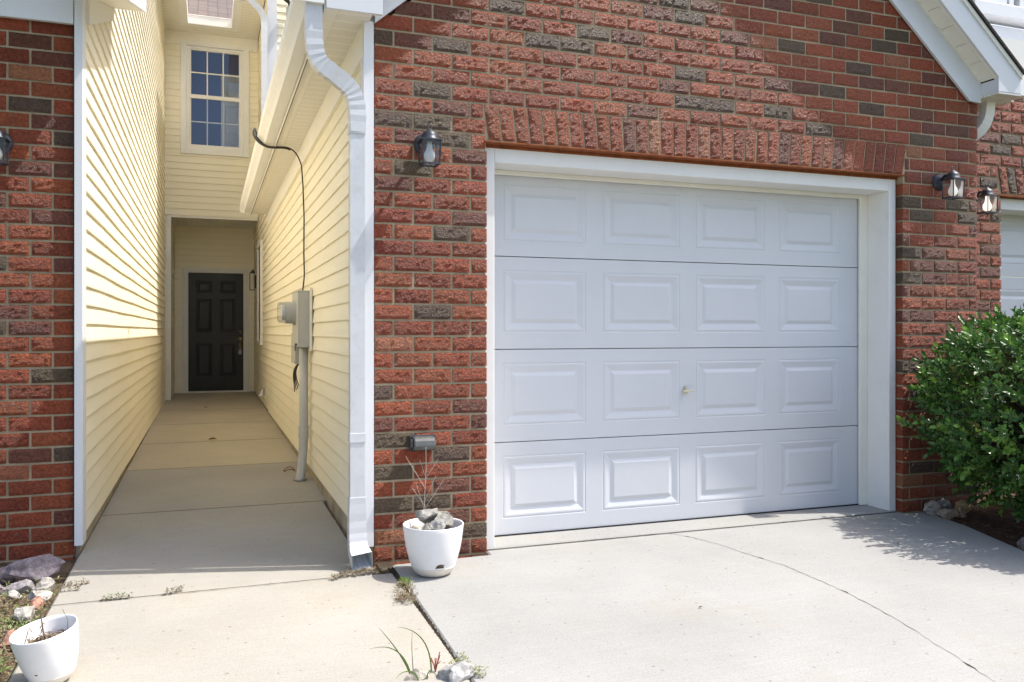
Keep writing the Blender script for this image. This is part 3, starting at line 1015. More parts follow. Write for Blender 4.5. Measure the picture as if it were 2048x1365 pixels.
# returned corner, facing the passage
for n in range(-8, 27):
    zb = ZB + n * PITCH + .005; zt = zb + PITCH - .01
    brick_quad(mb, PXp(-.652), [(YA + .006, zb), (YA + .03, zb), (YA + .03, zt), (YA + .006, zt)], rngA)
mb.box(-4.6, -.660, YA + .0075, YA + .1, -.1, 2.78, 1)
mb.build('brick_wall', [M['brick'], M['mortar']], A)
mb = MB()
siding(mb, PXp(-.63), .79, 2.02, .09, 3.35, phase=.09, seed=11, wav=.006)
siding(mb, PXp(-.63), 2.02, 9.7, .09, 7.6, phase=.09, seed=11, wav=.006)
mb.build('siding_wall', M['siding'], A)
mb = MB(); mb.box(-.70, -.633, .8, 9.7, .085, 7.6); mb.box(-.7, -.632, 9.7, 14, 3.0, 7.6); mb.build('wall_sheathing', M['cream_trim'], A)
mb = MB(); mb.box(-.70, -.632, .70, 9.7, -.08, .092); mb.build('foundation', M['found'], A)
mb = MB()
mb.box(-.651, -.612, YA - .028, YA - .006, .055, 2.95)
mb.box(-.622, -.612, YA - .006, YA + .115, .055, 2.95)
mb.build('corner_board', M['white'], A, bevel=.002)
mb = MB()
mb.box(-4.6, -.655, YA - .032, YA - .004, 2.757, 3.0)
mb.box(-4.6, -.655, YA - .2, YA - .0, 2.985, 3.0)
mb.build('fascia', M['white'], A, bevel=.003)
sl_ = .31
zi = lambda y: 2.72 + sl_ * y
mb = MB(); mb.prism([(.786, zi(.786) - .155), (2.02, zi(2.02) - .085), (2.02, zi(2.02)), (.786, zi(.786))], -.614, -.594, 0)
mb.build('rake_board', M['cream_trim'], A, bevel=.002)
mb = MB(); mb.prism([(.42, zi(.42)), (2.02, zi(2.02)), (2.02, zi(2.02) + .015), (.42, zi(.42) + .015)], -.64, -.415, 0)
mb.build('rake_soffit', M['cream_trim'], A)
mb = MB(); mb.prism([(.42, zi(.42) - .004), (2.05, zi(2.05) - .004), (2.05, zi(2.05) + .17), (.42, zi(.42) + .17)], -.415, -.395, 0)
mb.prism([(2.03, zi(2.03)), (2.05, zi(2.05)), (2.05, zi(2.05) + .17), (2.03, zi(2.03) + .17)], -.62, -.395, 0)
mb.build('rake_fascia', M['white'], A, bevel=.003)
mb = MB(); mb.prism([(.40, zi(.40) + .175), (2.05, zi(2.05) + .175), (2.05, zi(2.05) + .20), (.40, zi(.40) + .20)], -4.6, -.38, 0)
mb.build('garage_roof', M['roofdark'], A)
mb = MB()
siding(mb, PY(2.02), -4.6, -.63, 3.3, 7.6, phase=.09, seed=13)
mb.build('upper_front_wall', M['siding'], A)

# ================================================================= RIGHT TOWNHOUSE
Cc = thing('townhouse', (7.0, 3.5, 0), 'right townhouse set slightly back behind the shrub, its white garage door just entering the picture', 'townhouse')
rngC = random.Random(99)
mb = MB()
YC = .32
brick_rows(mb, PY(YC), 4.85, 8.4, -8, 30, 5.44 - 3 * BL + .0, [(5.44, 8.2, -1, 2.17), (5.405, 8.24, 2.16, 2.37)], None, rngC)
ns = 34
for i in range(ns):
    b0 = 5.446 + i * (2.75 / ns); b1 = 5.446 + (i + 1) * (2.75 / ns)
    u0 = 5.41 + i * (2.825 / ns); u1 = 5.41 + (i + 1) * (2.825 / ns)
    brick_quad(mb, PY(YC), [(b0 + .005, 2.178), (b1 - .005, 2.178), (u1 - .005, 2.366), (u0 + .005, 2.366)], rngC, .04)
mb.box(4.85, 5.434, YC + .0075, YC + .11, -.08, 2.17, 1)
mb.box(8.206, 8.4, YC + .0075, YC + .11, -.08, 2.17, 1)
mb.box(4.85, 8.4, YC + .0075, YC + .11, 2.17, 3.03, 1)
mb.build('brick_wall', [M['brick'], M['mortar']], Cc)
mb = MB(); mb.box(5.42, 8.22, YC - .003, YC + .09, 2.155, 2.168); mb.build('lintel', M['rust'], Cc)
mb = MB()
mb.box(5.446, 5.50, YC + .055, YC + .075, 0, 2.152); mb.box(5.50, 8.2, YC + .055, YC + .075, 2.07, 2.152)
mb.box(5.48, 8.2, YC + .0755, YC + .4, 2.07, 2.09); mb.box(5.48, 5.50, YC + .0755, YC + .4, 0, 2.07)
mb.build('garage_frame', M['trim'], Cc, bevel=.003)
mb = MB()
for k in range(4):
    z0 = .012 + k * .527
    panel_face(mb, PY(YC + .27), 5.50, 8.2, z0 + .002, z0 + .524, [(5.6 + i * .65, 6.12 + i * .65, z0 + .094, z0 + .43) for i in range(4)], [(.003, -.002), (.009, -.002), (.012, .0005), (.020, .0005), (.052, -.007), (.058, -.007), (.078, .001)])
mb.build('garage_door', M['gdoor'], Cc)
mb = MB(); mb.box(5.2, 5.25, YC + .1, 9, 0, 3); mb.box(5.2, 9.2, YC + .1, 9, 3.0, 3.05); mb.build('side_wall', M['cream_trim'], Cc)
# bay of the upper floor with its cornice
mb = MB()
mb.box(5.9, 9.2, 1.10, 1.5, 3.74, 3.78); mb.box(5.9, 9.2, .95, 1.10, 3.78, 3.90); mb.box(5.9, 9.2, .70, .95, 3.36, 3.40); mb.box(5.9, 9.2, .95, 1.5, 3.40, 3.55); mb.box(5.9, 9.2, 1.02, 1.5, 3.55, 3.74)
mb.build('cornice', M['white'], Cc, bevel=.01)
mb = MB(); mb.box(5.2, 9.2, .42, .70, 3.05, 3.36); mb.build('eave_soffit', M['soffit_w'], Cc)
mb = MB()
mb.box(6.53, 6.81, 1.40, 1.46, 3.975, 6.2); mb.box(6.835, 6.895, 1.40, 1.46, 3.975, 6.2); mb.box(6.965, 9.2, 1.40, 1.46, 3.975, 6.2); mb.box(6.2, 9.2, 1.33, 1.5, 3.885, 3.975)
cw = mb.build('bay_window', M['white'], Cc, bevel=.004)
mb = MB()
for k in range(44):
    z = 4.03 + k * .05
    mb.add([(6.75, 1.47, z), (7.05, 1.47, z), (7.05, 1.485, z + .042), (6.75, 1.485, z + .042)], [(0, 1, 2, 3)])
mb.build('blind', M['soil'], cw)
mb = MB(); siding(mb, PY(1.5), 5.2, 6.55, 3.9, 6.2, phase=.1, seed=15); mb.box(5.2, 9.2, 1.52, 1.6, 3.9, 6.2); mb.build('upper_wall', M['trim'], Cc)

# ================================================================= WALL LANTERNS
def make_lantern(loc, label, bulbmat):
    T = thing('wall_lantern', loc, label, 'wall lantern', 'carriage lanterns beside the garage doors')
    L = Vector(loc)                                      # loc = centre of backplate on the wall
    mb = MB()
    mb.lathe([(0, 0), (.060, 0), (.060, .006), (.048, .018), (.024, .026), (0, .028)], L, 28, mat=Matrix.Rotation(R(90), 4, 'X'))
    mb.build('backplate', M['dark_metal'], T, smooth=True)
    mb = MB()
    cx, cy, z = L.x, L.y - .125, L.z
    mb.tube([(cx, L.y - .02, z + .01), (cx, L.y - .06, z + .035), (cx, cy, z + .03)], .011, 10)
    mb.build('arm', M['dark_metal'], T, smooth=True)
    mb = MB()
    def sq(h, zz, mbx, h2=None):
        pass
    b0, b1, zt, zb = .044, .050, z + .0, z - .125       # body: slightly wider at the top
    mb.lathe([(0, .062), (.012, .060), (.018, .050), (.034, .044), (.044, .026), (.046, .010), (.056, .004), (.056, .0)], (cx, cy, z), 28)
    mb.build('cap', M['dark_metal'], T, smooth=True)
    mb = MB()
    a = 12
    ring = [(cx + .013 * math.cos(k * 2 * math.pi / a), cy, z + .074 + .013 * math.sin(k * 2 * math.pi / a)) for k in range(a + 1)]
    mb.tube(ring, .0028, 6, hint=(0, 1, 0))
    mb.build('hanging_ring', M['dark_metal'], T, smooth=True)
    mb = MB()
    mb.box(cx - .060, cx + .060, cy - .060, cy + .060, z - .006, z + .001)
    for sx in (-1, 1):
        for sy in (-1, 1):
            mb.tube([(cx + sx * .051, cy + sy * .051, z - .004), (cx + sx * .046, cy + sy * .046, z - .125)], .004, 6)
    for s_ in (-1, 1):
        mb.box(cx - .050, cx + .050, cy + s_ * .046 - .004, cy + s_ * .046 + .004, z - .131, z - .122)
        mb.box(cx + s_ * .046 - .004, cx + s_ * .046 + .004, cy - .0415, cy + .0415, z - .131, z - .122)
    mb.build('cage', M['dark_metal'], T)
    mb = MB()
    for sx, sy in ((0, -1), (0, 1), (1, 0), (-1, 0)):
        h0, h1 = .049, .044
        if sx == 0:
            mb.add([(cx - h1, cy + sy * h1, zb), (cx + h1, cy + sy * h1, zb), (cx + h0, cy + sy * h0, zt - .006), (cx - h0, cy + sy * h0, zt - .006)], [(0, 1, 2, 3)])
        else:
            mb.add([(cx + sx * h1, cy - h1, zb), (cx + sx * h1, cy + h1, zb), (cx + sx * h0, cy + h0, zt - .006), (cx + sx * h0, cy - h0, zt - .006)], [(0, 1, 2, 3)])
    mb.build('glass', M['lantern_glass'], T)
    mb = MB()
    mb.lathe([(.0, -.002), (.013, -.004), (.014, -.030), (.018, -.045), (.030, -.068), (.032, -.085), (.026, -.103), (.012, -.113), (0, -.115)], (cx, cy, z), 20)
    mb.build('bulb', bulbmat, T, smooth=True)
    T.scale = (.9, .9, .95)
    return T
make_lantern((1.045, 0, 2.125), 'weathered dark lantern left of the white garage door, clear bulb unlit', M['bulb_off'])
make_lantern((4.50, 0, 2.145), 'dark lantern on the brick pier right of the white garage door, above the shrub', M['bulb_soft'])
make_lantern((5.17, .32, 2.125), 'glowing lantern half hidden on the recessed brick pier of the right townhouse', M['bulb_lit'])
make_lantern((-.985, .67, 2.12), 'dark lantern cut by the left picture edge on the left brick wall', M['bulb_off'])
# porch light
T = thing('porch_light', (.745, 10.25, 1.95), 'slim black porch light on the side wall next to the black entry door', 'wall lantern')
mb = MB(); mb.box(.725, .745, 10.20, 10.30, 1.88, 2.10); mb.prism([(.64, 2.13), (.70, 2.20), (.73, 2.13)], 10.2, 10.3, 1); mb.build('backplate', M['black'], T)
mb = MB(); mb.box(.645, .652, 10.2, 10.207, 1.86, 2.13); mb.box(.645, .652, 10.293, 10.3, 1.86, 2.13); mb.box(.71, .717, 10.2, 10.207, 1.86, 2.13); mb.box(.645, .73, 10.2, 10.3, 1.85, 1.86); mb.build('cage', M['black'], T)

# ================================================================= ELECTRIC METER, CONDUIT, CABLES
T = thing('electric_meter', (.70, 2.6, 0), 'grey electric meter box with round glass meter on the cream siding', 'electric meter')
mb = MB(); mb.box(.648, WX - .006, 2.32, 2.80, 1.045, 1.475); mb.box(.642, .648, 2.326, 2.794, 1.05, 1.47); mb.box(.640, .76, 2.316, 2.804, 1.470, 1.480)
mb.build('meter_box', M['grey_metal'], T, bevel=.005)
mb = MB()
Ry = Matrix.Rotation(R(-90), 4, 'Y')
mb.lathe([(0, 0), (.098, 0), (.098, .012), (.086, .014), (.086, .075), (0, .075)], (.642, 2.57, 1.315), 32, mat=Ry)
mb.build('meter_ring', M['grey_metal'], T, smooth=False)
mb = MB(); mb.lathe([(.082, .075), (.082, .115), (.074, .128), (0, .130)], (.642, 2.57, 1.315), 32, mat=Ry)
mb.build('meter_glass', M['lantern_glass'], T, smooth=True)
mb = MB(); mb.lathe([(0, .076), (.06, .076), (.06, .10), (0, .10)], (.642, 2.57, 1.315), 24, mat=Ry); mb.build('meter_dial', M['trim'], T)
mb = MB(); mb.box(.628, .642, 2.40, 2.43, 1.06, 1.075); mb.tube([(.632, 2.40, 1.065), (.626, 2.38, 1.05), (.626, 2.38, 1.02)], .004, 6); mb.build('seal_tag', M['dark_metal'], T)
mb = MB(); mb.box(WX - .034, WX - .018, 2.27, 2.315, 1.02, 1.50); mb.build('mounting_board', M['cream_trim'], T)
T = thing('junction_box', (.70, 3.0, .9), 'small pale grey utility box below and behind the meter, black wires hanging from it', 'utility box')
mb = MB(); mb.box(.655, WX - .006, 2.70, 3.02, .905, 1.155); mb.build('box', M['grey_metal'], T, bevel=.005)
mb = MB()
for k in range(4):
    d = k * .012
    mb.tube(bez((.69, 2.72 + d, .91), (.66 - d, 2.72 + d, .86), (.65, 2.70, .82 - d), (.69 - d, 2.68 + d, .72 - d), 8), .004, 6)
mb.build('wires', M['black'], T, smooth=True)
T = thing('conduit', (.66, 2.35, .04), 'grey plastic conduit bending down from the meter box into the walkway', 'conduit')
mb = MB()
pth = [(.697, 2.44, 1.05), (.697, 2.44, .55), (.695, 2.435, .36)] + bez((.693, 2.43, .33), (.690, 2.42, .20), (.675, 2.39, .12), (.655, 2.34, .0), 8)
mb.tube(pth, .034, 18)
mb.build('pipe', M['conduit'], T, smooth=True)
mb = MB(); mb.tube([(.6945, 2.434, .44), (.6935, 2.432, .345)], .0385, 18); mb.build('coupling', M['conduit'], T, smooth=False)
o = None
mb = MB()
cab = bez((.375, 3.25, 2.90), (.33, 3.15, 2.82), (.42, 3.05, 2.705), (.50, 3.0, 2.698), 8) + bez((.53, 2.98, 2.694), (.62, 2.95, 2.70), (.685, 2.94, 2.70), (.722, 2.85, 2.53), 10)[1:] + [(.728, 2.80, 2.36), (.734, 2.77, 2.1), (.730, 2.75, 1.8), (.733, 2.74, 1.62), (.715, 2.70, 1.48)]
mb.tube(cab, .006, 8)
mb.tube([(p[0] - .004, p[1] + .03, p[2] - .003) for p in cab[:14]], .006, 8)
mb.tube([(.375, 3.25, 2.90), (.40, 3.32, 2.86), (.41, 3.2, 2.80), (.44, 3.05, 2.715)], .006, 8)
mb.tube([(.376, 3.22, 2.89), (.37, 3.10, 2.85), (.38, 3.05, 2.78), (.42, 3.02, 2.73)], .006, 8)
tag(mb.build('power_cable', M['black'], smooth=True), 'black cable looping over the gutter and dropping down the siding to the meter box', 'cable')
mb = MB()
mb.tube([(.525, .3, 2.694), (.526, 3.0, 2.693), (.525, 7.2, 2.694)], .0035, 6)
tag(mb.build('phone_line', M['black']), 'thin straight black line stapled along the gutter edge under the eave', 'cable')
T = thing('service_clamp', (.95, 7.2, 5.3), 'black wires with a metal clamp high on the upper siding above the gutter', 'cable')
mb = MB()
for k in range(5):
    mb.tube(bez((.86 + .02 * k, 7.22, 5.75), (.90, 7.12 - .02 * k, 5.6), (.90 + .03 * k, 7.12, 5.5), (1.02 + .02 * (k % 3), 7.2, 5.50 - .02 * k), 8), .012, 6)
mb.build('wires', M['black'], T, smooth=True)
mb = MB(); mb.box(.97, 1.05, 7.18, 7.26, 5.33, 5.45); mb.build('clamp', M['grey_metal'], T, bevel=.01)
mb = MB()
mb.tube(bez((.66, 2.72, .045), (.62, 2.74, .075), (.60, 2.70, .06), (.57, 2.68, .052), 8), .004, 6)
mb.tube(bez((.66, 2.74, .045), (.63, 2.78, .095), (.60, 2.72, .08), (.565, 2.70, .055), 8), .003, 6)
tag(mb.build('stub_wire', M['rust'], smooth=True), 'short orange wire stub lying on the walkway behind the conduit', 'wire')

# outlet cover
T = thing('outlet_cover', (1.035, 0, .56), 'smoky grey weatherproof outlet cover on the brick pier above the rock-filled pot', 'outlet cover')
mb = MB(); mb.box(.965, 1.10, -.022, -.001, .556, .636); mb.build('base', M['dark_metal'], T, bevel=.004)
mb = MB()
pf = [(-.022, .560), (-.066, .566), (-.078, .585), (-.074, .612), (-.060, .628), (-.022, .632)]
mb.prism(pf, .978, 1.088, 0)
mb.box(.966, .9775, -.052, -.022, .578, .620)
o = mb.build('bubble_cover', simple('smoky_plastic', (.10, .105, .10), .18, .6, .2, 20), T, bevel=.006)

# ================================================================= POTS
def make_pot(name, loc, tilt, label, H=.235, RT=.143):
    T = thing(name, loc, label, 'flower pot', 'white plastic planters')
    L = Vector(loc)
    Mt = tilt
    mb = MB()
    hs = H / .235
    pr = [(RT * .72, .045), (RT * .80, .075), (RT * .885, .12), (RT * .945, .17), (RT * .985, .215), (RT, H), (RT * .995, H + .004), (RT * .96, H + .003), (RT * .935, H - .01), (RT * .88, .13), (RT * .74, .06), (0, .06)]
    pr = [(a, z if 5 <= i_ <= 8 else z * hs) for i_, (a, z) in enumerate(pr)]
    mb.lathe(pr, L, 56, mat=Mt)
    mb.build('planter_body', M['pot'], T, smooth=True)
    mb = MB()
    pr = [(0, .0), (RT * .46, .0), (RT * .56, .008), (RT * .655, .022), (RT * .715, .040), (RT * .728, .046), (RT * .70, .047), (0, .045)]
    pr = [(a, z * hs) for a, z in pr]
    mb.lathe(pr, L, 56, mat=Mt)
    mb.build('saucer', M['pot_in'], T, smooth=True)
    mb = MB()                                            # overflow lip
    n = 10
    vs = []
    for i in range(n + 1):
        a = R(-112 + 24 * i / n)
        e = math.sin(math.pi * i / n)
        for r_, z_ in ((RT * .742, .052), (RT * .742 + .009 * e, .060 + .004 * e), (RT * .78, .066 + .012 * e)):
            vs.append(Mt @ Vector((r_ * math.cos(a), r_ * math.sin(a), z_)) + L)
    fs = []
    for i in range(n):
        for j in range(2):
            a = i * 3 + j
            fs.append((a, a + 3, a + 4, a + 1))
    mb.add(vs, fs)
    mb.build('overflow_lip', M['crack'], T)
    return T
I4 = Matrix.Identity(4)
make_pot('flower_pot', (1.02, -.285, .001), Matrix.Rotation(R(12), 4, 'Z'), 'white pot standing upright against the brick pier, filled with grey rocks', .238, .146)
tl = Matrix.Rotation(R(-9), 4, 'Y') @ Matrix.Rotation(R(5), 4, 'X') @ Matrix.Rotation(R(-12), 4, 'Z')
make_pot('flower_pot', (-.482, -1.058, .004), tl, 'tilted white pot at the lower left corner holding only dead stems', .178, .101)
# soil in pots
mb = MB(); mb.lathe([(0, .200), (.10, .195), (.13, .19)], (1.02, -.285, 0), 24); tag(mb.build('potting_soil', M['soil']), 'dark soil under the rocks in the upright pot by the brick pier', 'soil')
mb = MB(); mb.lathe([(0, .132), (.06, .130), (.086, .126)], (-.482, -1.058, .004), 24, mat=tl); tag(mb.build('potting_soil', M['soil']), 'dry soil with litter in the tilted pot at the lower left', 'soil')

# ================================================================= ROCKS
def rock(loc, size, seed, col, label, name='rock', rotz=0, group='loose landscaping rocks', flat=.0):
    import bmesh
    bm = bmesh.new()
    bmesh.ops.create_icosphere(bm, subdivisions=3, radius=1)
    rg = random.Random(seed)
    planes = [(Vector((rg.gauss(0, 1), rg.gauss(0, 1), rg.gauss(0, 1))).normalized(), rg.uniform(.50, .88)) for _ in range(11)]
    for v in bm.verts:
        p = v.co.copy()
        for nrm, d in planes:
            k = p.dot(nrm)
            if k > d: p -= nrm * (k - d)
        p *= 1 + noise.noise(p * 2.2 + Vector((seed, 0, 0))) * .18 + noise.noise(p * 6 + Vector((seed, 3, 0))) * .07
        v.co = Vector((p.x * size[0], p.y * size[1], p.z * size[2]))
    me = bpy.data.meshes.new(name)
    bm.to_mesh(me); bm.free()
    a = me.color_attributes.new('tint', 'FLOAT_COLOR', 'POINT')
    for i, v in enumerate(me.vertices):
        k = 1 + noise.noise(v.co * 30 + Vector((seed, 0, 0))) * .5
        a.data[i].color = (col[0] * k, col[1] * k, col[2] * k, 1)
    me.materials.append(M['rock'])
    o = bpy.data.objects.new(name, me)
    COL.objects.link(o)
    o.location = loc; o.rotation_euler = (rg.uniform(-.15, .15), rg.uniform(-.15, .15), rotz)
    tag(o, label, 'rock', group)
    return o
GRY = (.27, .25, .25); PUR = (.24, .20, .215); TAN = (.34, .27, .20); WHT = (.42, .39, .35); RED = (.40, .22, .16)
rock((-.755, .285, .045), (.135, .075, .07), 3, PUR, 'large speckled purple-grey wedge rock against the left brick wall', rotz=.1)
rock((-.905, .30, .02), (.06, .05, .05), 4, PUR, 'rounded purple rock just left of the large wedge rock')
rock((-.90, .10, .01), (.065, .05, .045), 5, PUR, 'pinkish rock at the left picture edge below the purple rock')
rock((-.80, .12, .0), (.10, .06, .045), 6, GRY, 'flat dark rock in shade in front of the large wedge rock')
rock((-.70, .12, .005), (.055, .04, .04), 7, WHT, 'pale pointed rock in the sun edge just below the large wedge rock', rotz=.5)
rock((-.69, -.06, .008), (.05, .06, .035), 8, WHT, 'pale grey-green slab rock beside the concrete edge, upper of three')
rock((-.69, -.15, .006), (.035, .055, .032), 9, RED, 'reddish veined rock beside the concrete edge, middle of three', rotz=.4)
rock((-.70, -.30, .010), (.05, .055, .035), 10, WHT, 'white mossy rock beside the concrete edge, lowest of three, above the tilted pot')
rock((-.80, .0, .005), (.035, .03, .025), 12, WHT, 'small white rock half buried in the dry ground cover')
rock((-.69, -.62, .01), (.05, .06, .035), 13, RED, 'pink rock hidden behind the tilted pot')
rock((-.63, -1.32, .01), (.09, .06, .05), 14, GRY, 'blue-grey stone at the bottom left under the tilted pot')
rock((4.37, -.09, .035), (.075, .05, .055), 15, (.34, .29, .25), 'pale pinkish rock at the foot of the right brick pier, leftmost of its row')
rock((4.36, -.205, .025), (.075, .055, .04), 16, (.27, .21, .16), 'brown flat-topped rock in front of the pale pinkish rock')
rock((4.48, -.06, .035), (.05, .05, .05), 17, (.20, .19, .17), 'dark grey rock behind the brown flat-topped rock')
rock((4.455, -.205, .025), (.042, .04, .042), 18, (.24, .18, .12), 'small tan rock between the brown rock and the orange-tan rock')
rock((4.57, -.13, .04), (.065, .05, .05), 19, (.40, .27, .15), 'orange-tan rock at the right end of the row under the shrub')
rock((4.20, -.93, .02), (.09, .10, .06), 20, (.17, .15, .14), 'dark rock by the drive edge under the shrub at the right picture edge')
px, py = 1.02, -.285
gp_ = 'rocks piled in the upright pot'
rock((px - .02, py + .03, .272), (.075, .050, .055), 31, (.25, .24, .22), 'tall light rock with dark top, peak of the pile in the pot', rotz=.7, group=gp_)
rock((px + .055, py + .02, .248), (.072, .06, .046), 32, (.25, .24, .215), 'broad grey rock at the right of the pot pile', rotz=-.4, group=gp_)
rock((px + .015, py - .050, .235), (.055, .045, .038), 33, (.27, .265, .25), 'smooth grey rock at the front of the pot pile', rotz=.2, group=gp_)
rock((px - .045, py - .06, .228), (.034, .03, .032), 34, (.26, .25, .22), 'small dark rock left of the smooth front rock in the pot', group=gp_)
rock((px - .085, py - .03, .222), (.04, .036, .024), 35, (.48, .42, .35), 'small whitish rock near the left rim of the pot', group=gp_)
rock((.785, -1.49, .0), (.075, .06, .055), 41, (.34, .335, .325), 'speckled grey-white rock at the bottom edge where the joint begins')
rock((.655, -1.44, .0), (.055, .045, .035), 42, (.38, .35, .29), 'pale flat rock with grass beside it at the bottom edge')

# ================================================================= WEEDS, TWIGS, LEAVES
def leaf(mb, p, d, up, L, W, col, fold=.25):
    d = d.normalized()
    s = d.cross(up)
    if s.length < 1e-3: s = d.cross(Vector((1, 0, 0)))
    s.normalize()
    n = s.cross(d)
    m = p + d * L * .5 - n * W * fold * .0
    vs = [p, p + d * L * .30 + s * W * .45 + n * W * fold, p + d * L * .68 + s * W * .40 + n * W * fold, p + d * L - n * L * .08,
          p + d * L * .68 - s * W * .40 + n * W * fold, p + d * L * .30 - s * W * .45 + n * W * fold, p + d * L * .35, p + d * L * .70]
    mb.add(vs, [(0, 1, 6), (1, 2, 7, 6), (2, 3, 7), (0, 6, 5), (6, 7, 4, 5), (7, 3, 4)], 0, col)

def mat_weed(mb, x, y, z, r, n, rng, cols, h=.02, L=(.008, .02)):
    for _ in range(n):
        a = rng.uniform(0, 6.283); q = r * math.sqrt(rng.random())
        p = Vector((x + q * math.cos(a), y + q * math.sin(a), z + rng.uniform(0, h)))
        d = Vector((rng.gauss(0, 1), rng.gauss(0, 1), rng.uniform(.0, .9)))
        c = rng.choice(cols); k = rng.uniform(.7, 1.25)
        leaf(mb, p, d, Vector((0, 0, 1)), rng.uniform(*L), rng.uniform(.003, .006), (c[0] * k, c[1] * k, c[2] * k))
WC = [(.30, .29, .17), (.22, .26, .10), (.36, .31, .22), (.26, .20, .14), (.14, .22, .06)]
DRY = [(.34, .30, .20), (.28, .24, .16), (.40, .34, .25), (.22, .20, .12), (.24, .14, .08)]
rng = random.Random(3)
mb = MB()
for _ in range(34000):
    x = rng.uniform(-1.9, -.64); y = rng.uniform(-2.2, .22)
    if x > -.68 and rng.random() < .5: continue
    g = noise.noise(Vector((x * 4, y * 4, 1))) + .35 * (y > -.25)
    if y > .05 and rng.random() < .6: continue
    cols = [(.20, .27, .085), (.27, .31, .13), (.33, .33, .20)] if g > .15 else ([(.30, .22, .14), (.20, .12, .07), (.36, .29, .2), (.25, .25, .13)])
    c = rng.choice(cols); k = rng.uniform(.6, 1.25)
    z = -.022 + rng.uniform(0, .032)
    d = Vector((rng.gauss(0, 1), rng.gauss(0, 1), rng.uniform(0, .8)))
    leaf(mb, Vector((x, y, z)), d, Vector((0, 0, 1)), rng.uniform(.010, .028), rng.uniform(.003, .008), (c[0] * k, c[1] * k, c[2] * k))
tag(mb.build('ground_cover', M['grass'], origin=(-1.2, -.6, -.03)), 'dry grey-green creeping ground cover in the left planting bed', 'ground cover', kind='stuff')

def weed(name, spots, label, cols, origin=None, h=.02, L=(.008, .02)):
    mb = MB()
    rg = random.Random(len(label))
    for x, y, r, n in spots: mat_weed(mb, x, y, gz(y) + .001, r, n, rg, cols, h, L)
    tag(mb.build(name, M['grass']), label, 'weed')
weed('weed', [(.845 - k * .012, -.45 - k * .055 + rng.uniform(-.02, .02), .035 + .012 * (k % 3), 90) for k in range(5)] + [(.79, -.62, .025, 50), (.82, -.60, .02, 40)], 'dry creeping weed spreading in the joint in front of the upright pot', DRY)
weed('weed', [(.855, -.40, .028, 110), (.85, -.44, .02, 60)], 'small bright green weed in the joint directly below the upright pot', [(.16, .28, .05), (.25, .34, .08)], h=.025)
weed('weed', [(.56 + k * .030, -.205 + rng.uniform(-.015, .015) + .006 * k, .020, 60) for k in range(8)], 'dry weed mat in front of the downspout outlet', DRY)
weed('weed', [(-.42 + k * .024, -.185, .010, 22) for k in range(5)], 'thin green weed in the cross joint of the walkway, nearest the left bed', WC)
weed('weed', [(-.17 + k * .020, -.185 + .008 * k, .009, 20) for k in range(4)], 'dry sprig in the cross joint of the walkway, right of the green one', DRY)
weed('weed', [(-.61 + k * .022, .075 + .005 * k, .008, 20) for k in range(5)], 'upper trailing dry runner creeping over the walkway from the left bed', DRY)
weed('weed', [(-.61 + k * .022, .0, .007, 16) for k in range(4)], 'lower shorter dry runner creeping over the walkway from the left bed', DRY)
weed('weed', [(.80, -1.44, .03, 80), (.84, -1.38, .02, 50), (.86, -1.50, .03, 80)], 'yellow-green weed around the rock at the bottom of the joint', [(.24, .30, .09), (.3, .3, .12)], h=.03)
weed('weed', [(.66, 2.34, .05, 80)], 'dark dead litter around the foot of the conduit', [(.12, .09, .06), (.2, .16, .1)], h=.008)
weed('weed', [(-.70, -.95, .05, 90), (-.74, -1.10, .06, 110), (-.70, -1.25, .05, 80)], 'tuft of green grassy weed left of the tilted pot', [(.13, .26, .05), (.2, .33, .08)], h=.05, L=(.03, .07))
# reddish seedling
mb = MB()
for k in range(7):
    a = k * 1.1
    mb.tube([(.732, -1.42, .0), (.732 + .006 * math.cos(a), -1.42 + .006 * math.sin(a), .025), (.732 + .018 * math.cos(a), -1.42 + .018 * math.sin(a), .035 + .005 * k)], .0018, 5)
tag(mb.build('seedling', simple('red_stem', (.35, .12, .08), .7, .2)), 'reddish branching seedling between the two bottom rocks', 'plant')
# long grass blades
def blade(mb, pts, w0, col):
    pth = bez(*pts, 12)
    vs = []; n = len(pth)
    for i, p in enumerate(pth):
        wd = w0 * (1 - (i / (n - 1)) ** 2) + .0004
        t_ = (pth[min(i + 1, n - 1)] - pth[max(i - 1, 0)]).normalized()
        s_ = t_.cross(Vector((.34, .94, 0))).normalized()
        vs += [p - s_ * wd, p + s_ * wd]
    mb.add(vs, [(2 * i, 2 * i + 1, 2 * i + 3, 2 * i + 2) for i in range(n - 1)], 0, col)
mb = MB()
GC = (.16, .24, .05)
blade(mb, [(.645, -1.42, 0), (.62, -1.44, .07), (.58, -1.40, .12), (.545, -1.38, .16)], .0022, GC)
blade(mb, [(.648, -1.41, 0), (.63, -1.40, .07), (.59, -1.39, .11), (.51, -1.40, .10)], .0022, (.22, .28, .08))
blade(mb, [(.72, -1.41, 0), (.72, -1.41, .09), (.68, -1.40, .15), (.61, -1.38, .155)], .0022, GC)
blade(mb, [(.655, -1.42, 0), (.652, -1.42, .06), (.648, -1.41, .10), (.655, -1.41, .15)], .0012, (.3, .3, .2))
blade(mb, [(.66, -1.47, 0), (.65, -1.47, .04), (.61, -1.47, .05), (.58, -1.48, .02)], .0022, GC)
blade(mb, [(.69, -1.47, 0), (.69, -1.47, .03), (.70, -1.47, .04), (.73, -1.47, .0)], .002, GC)
tag(mb.build('grass_tuft', M['grass']), 'few long thin grass blades arching over the concrete at the bottom edge', 'grass')

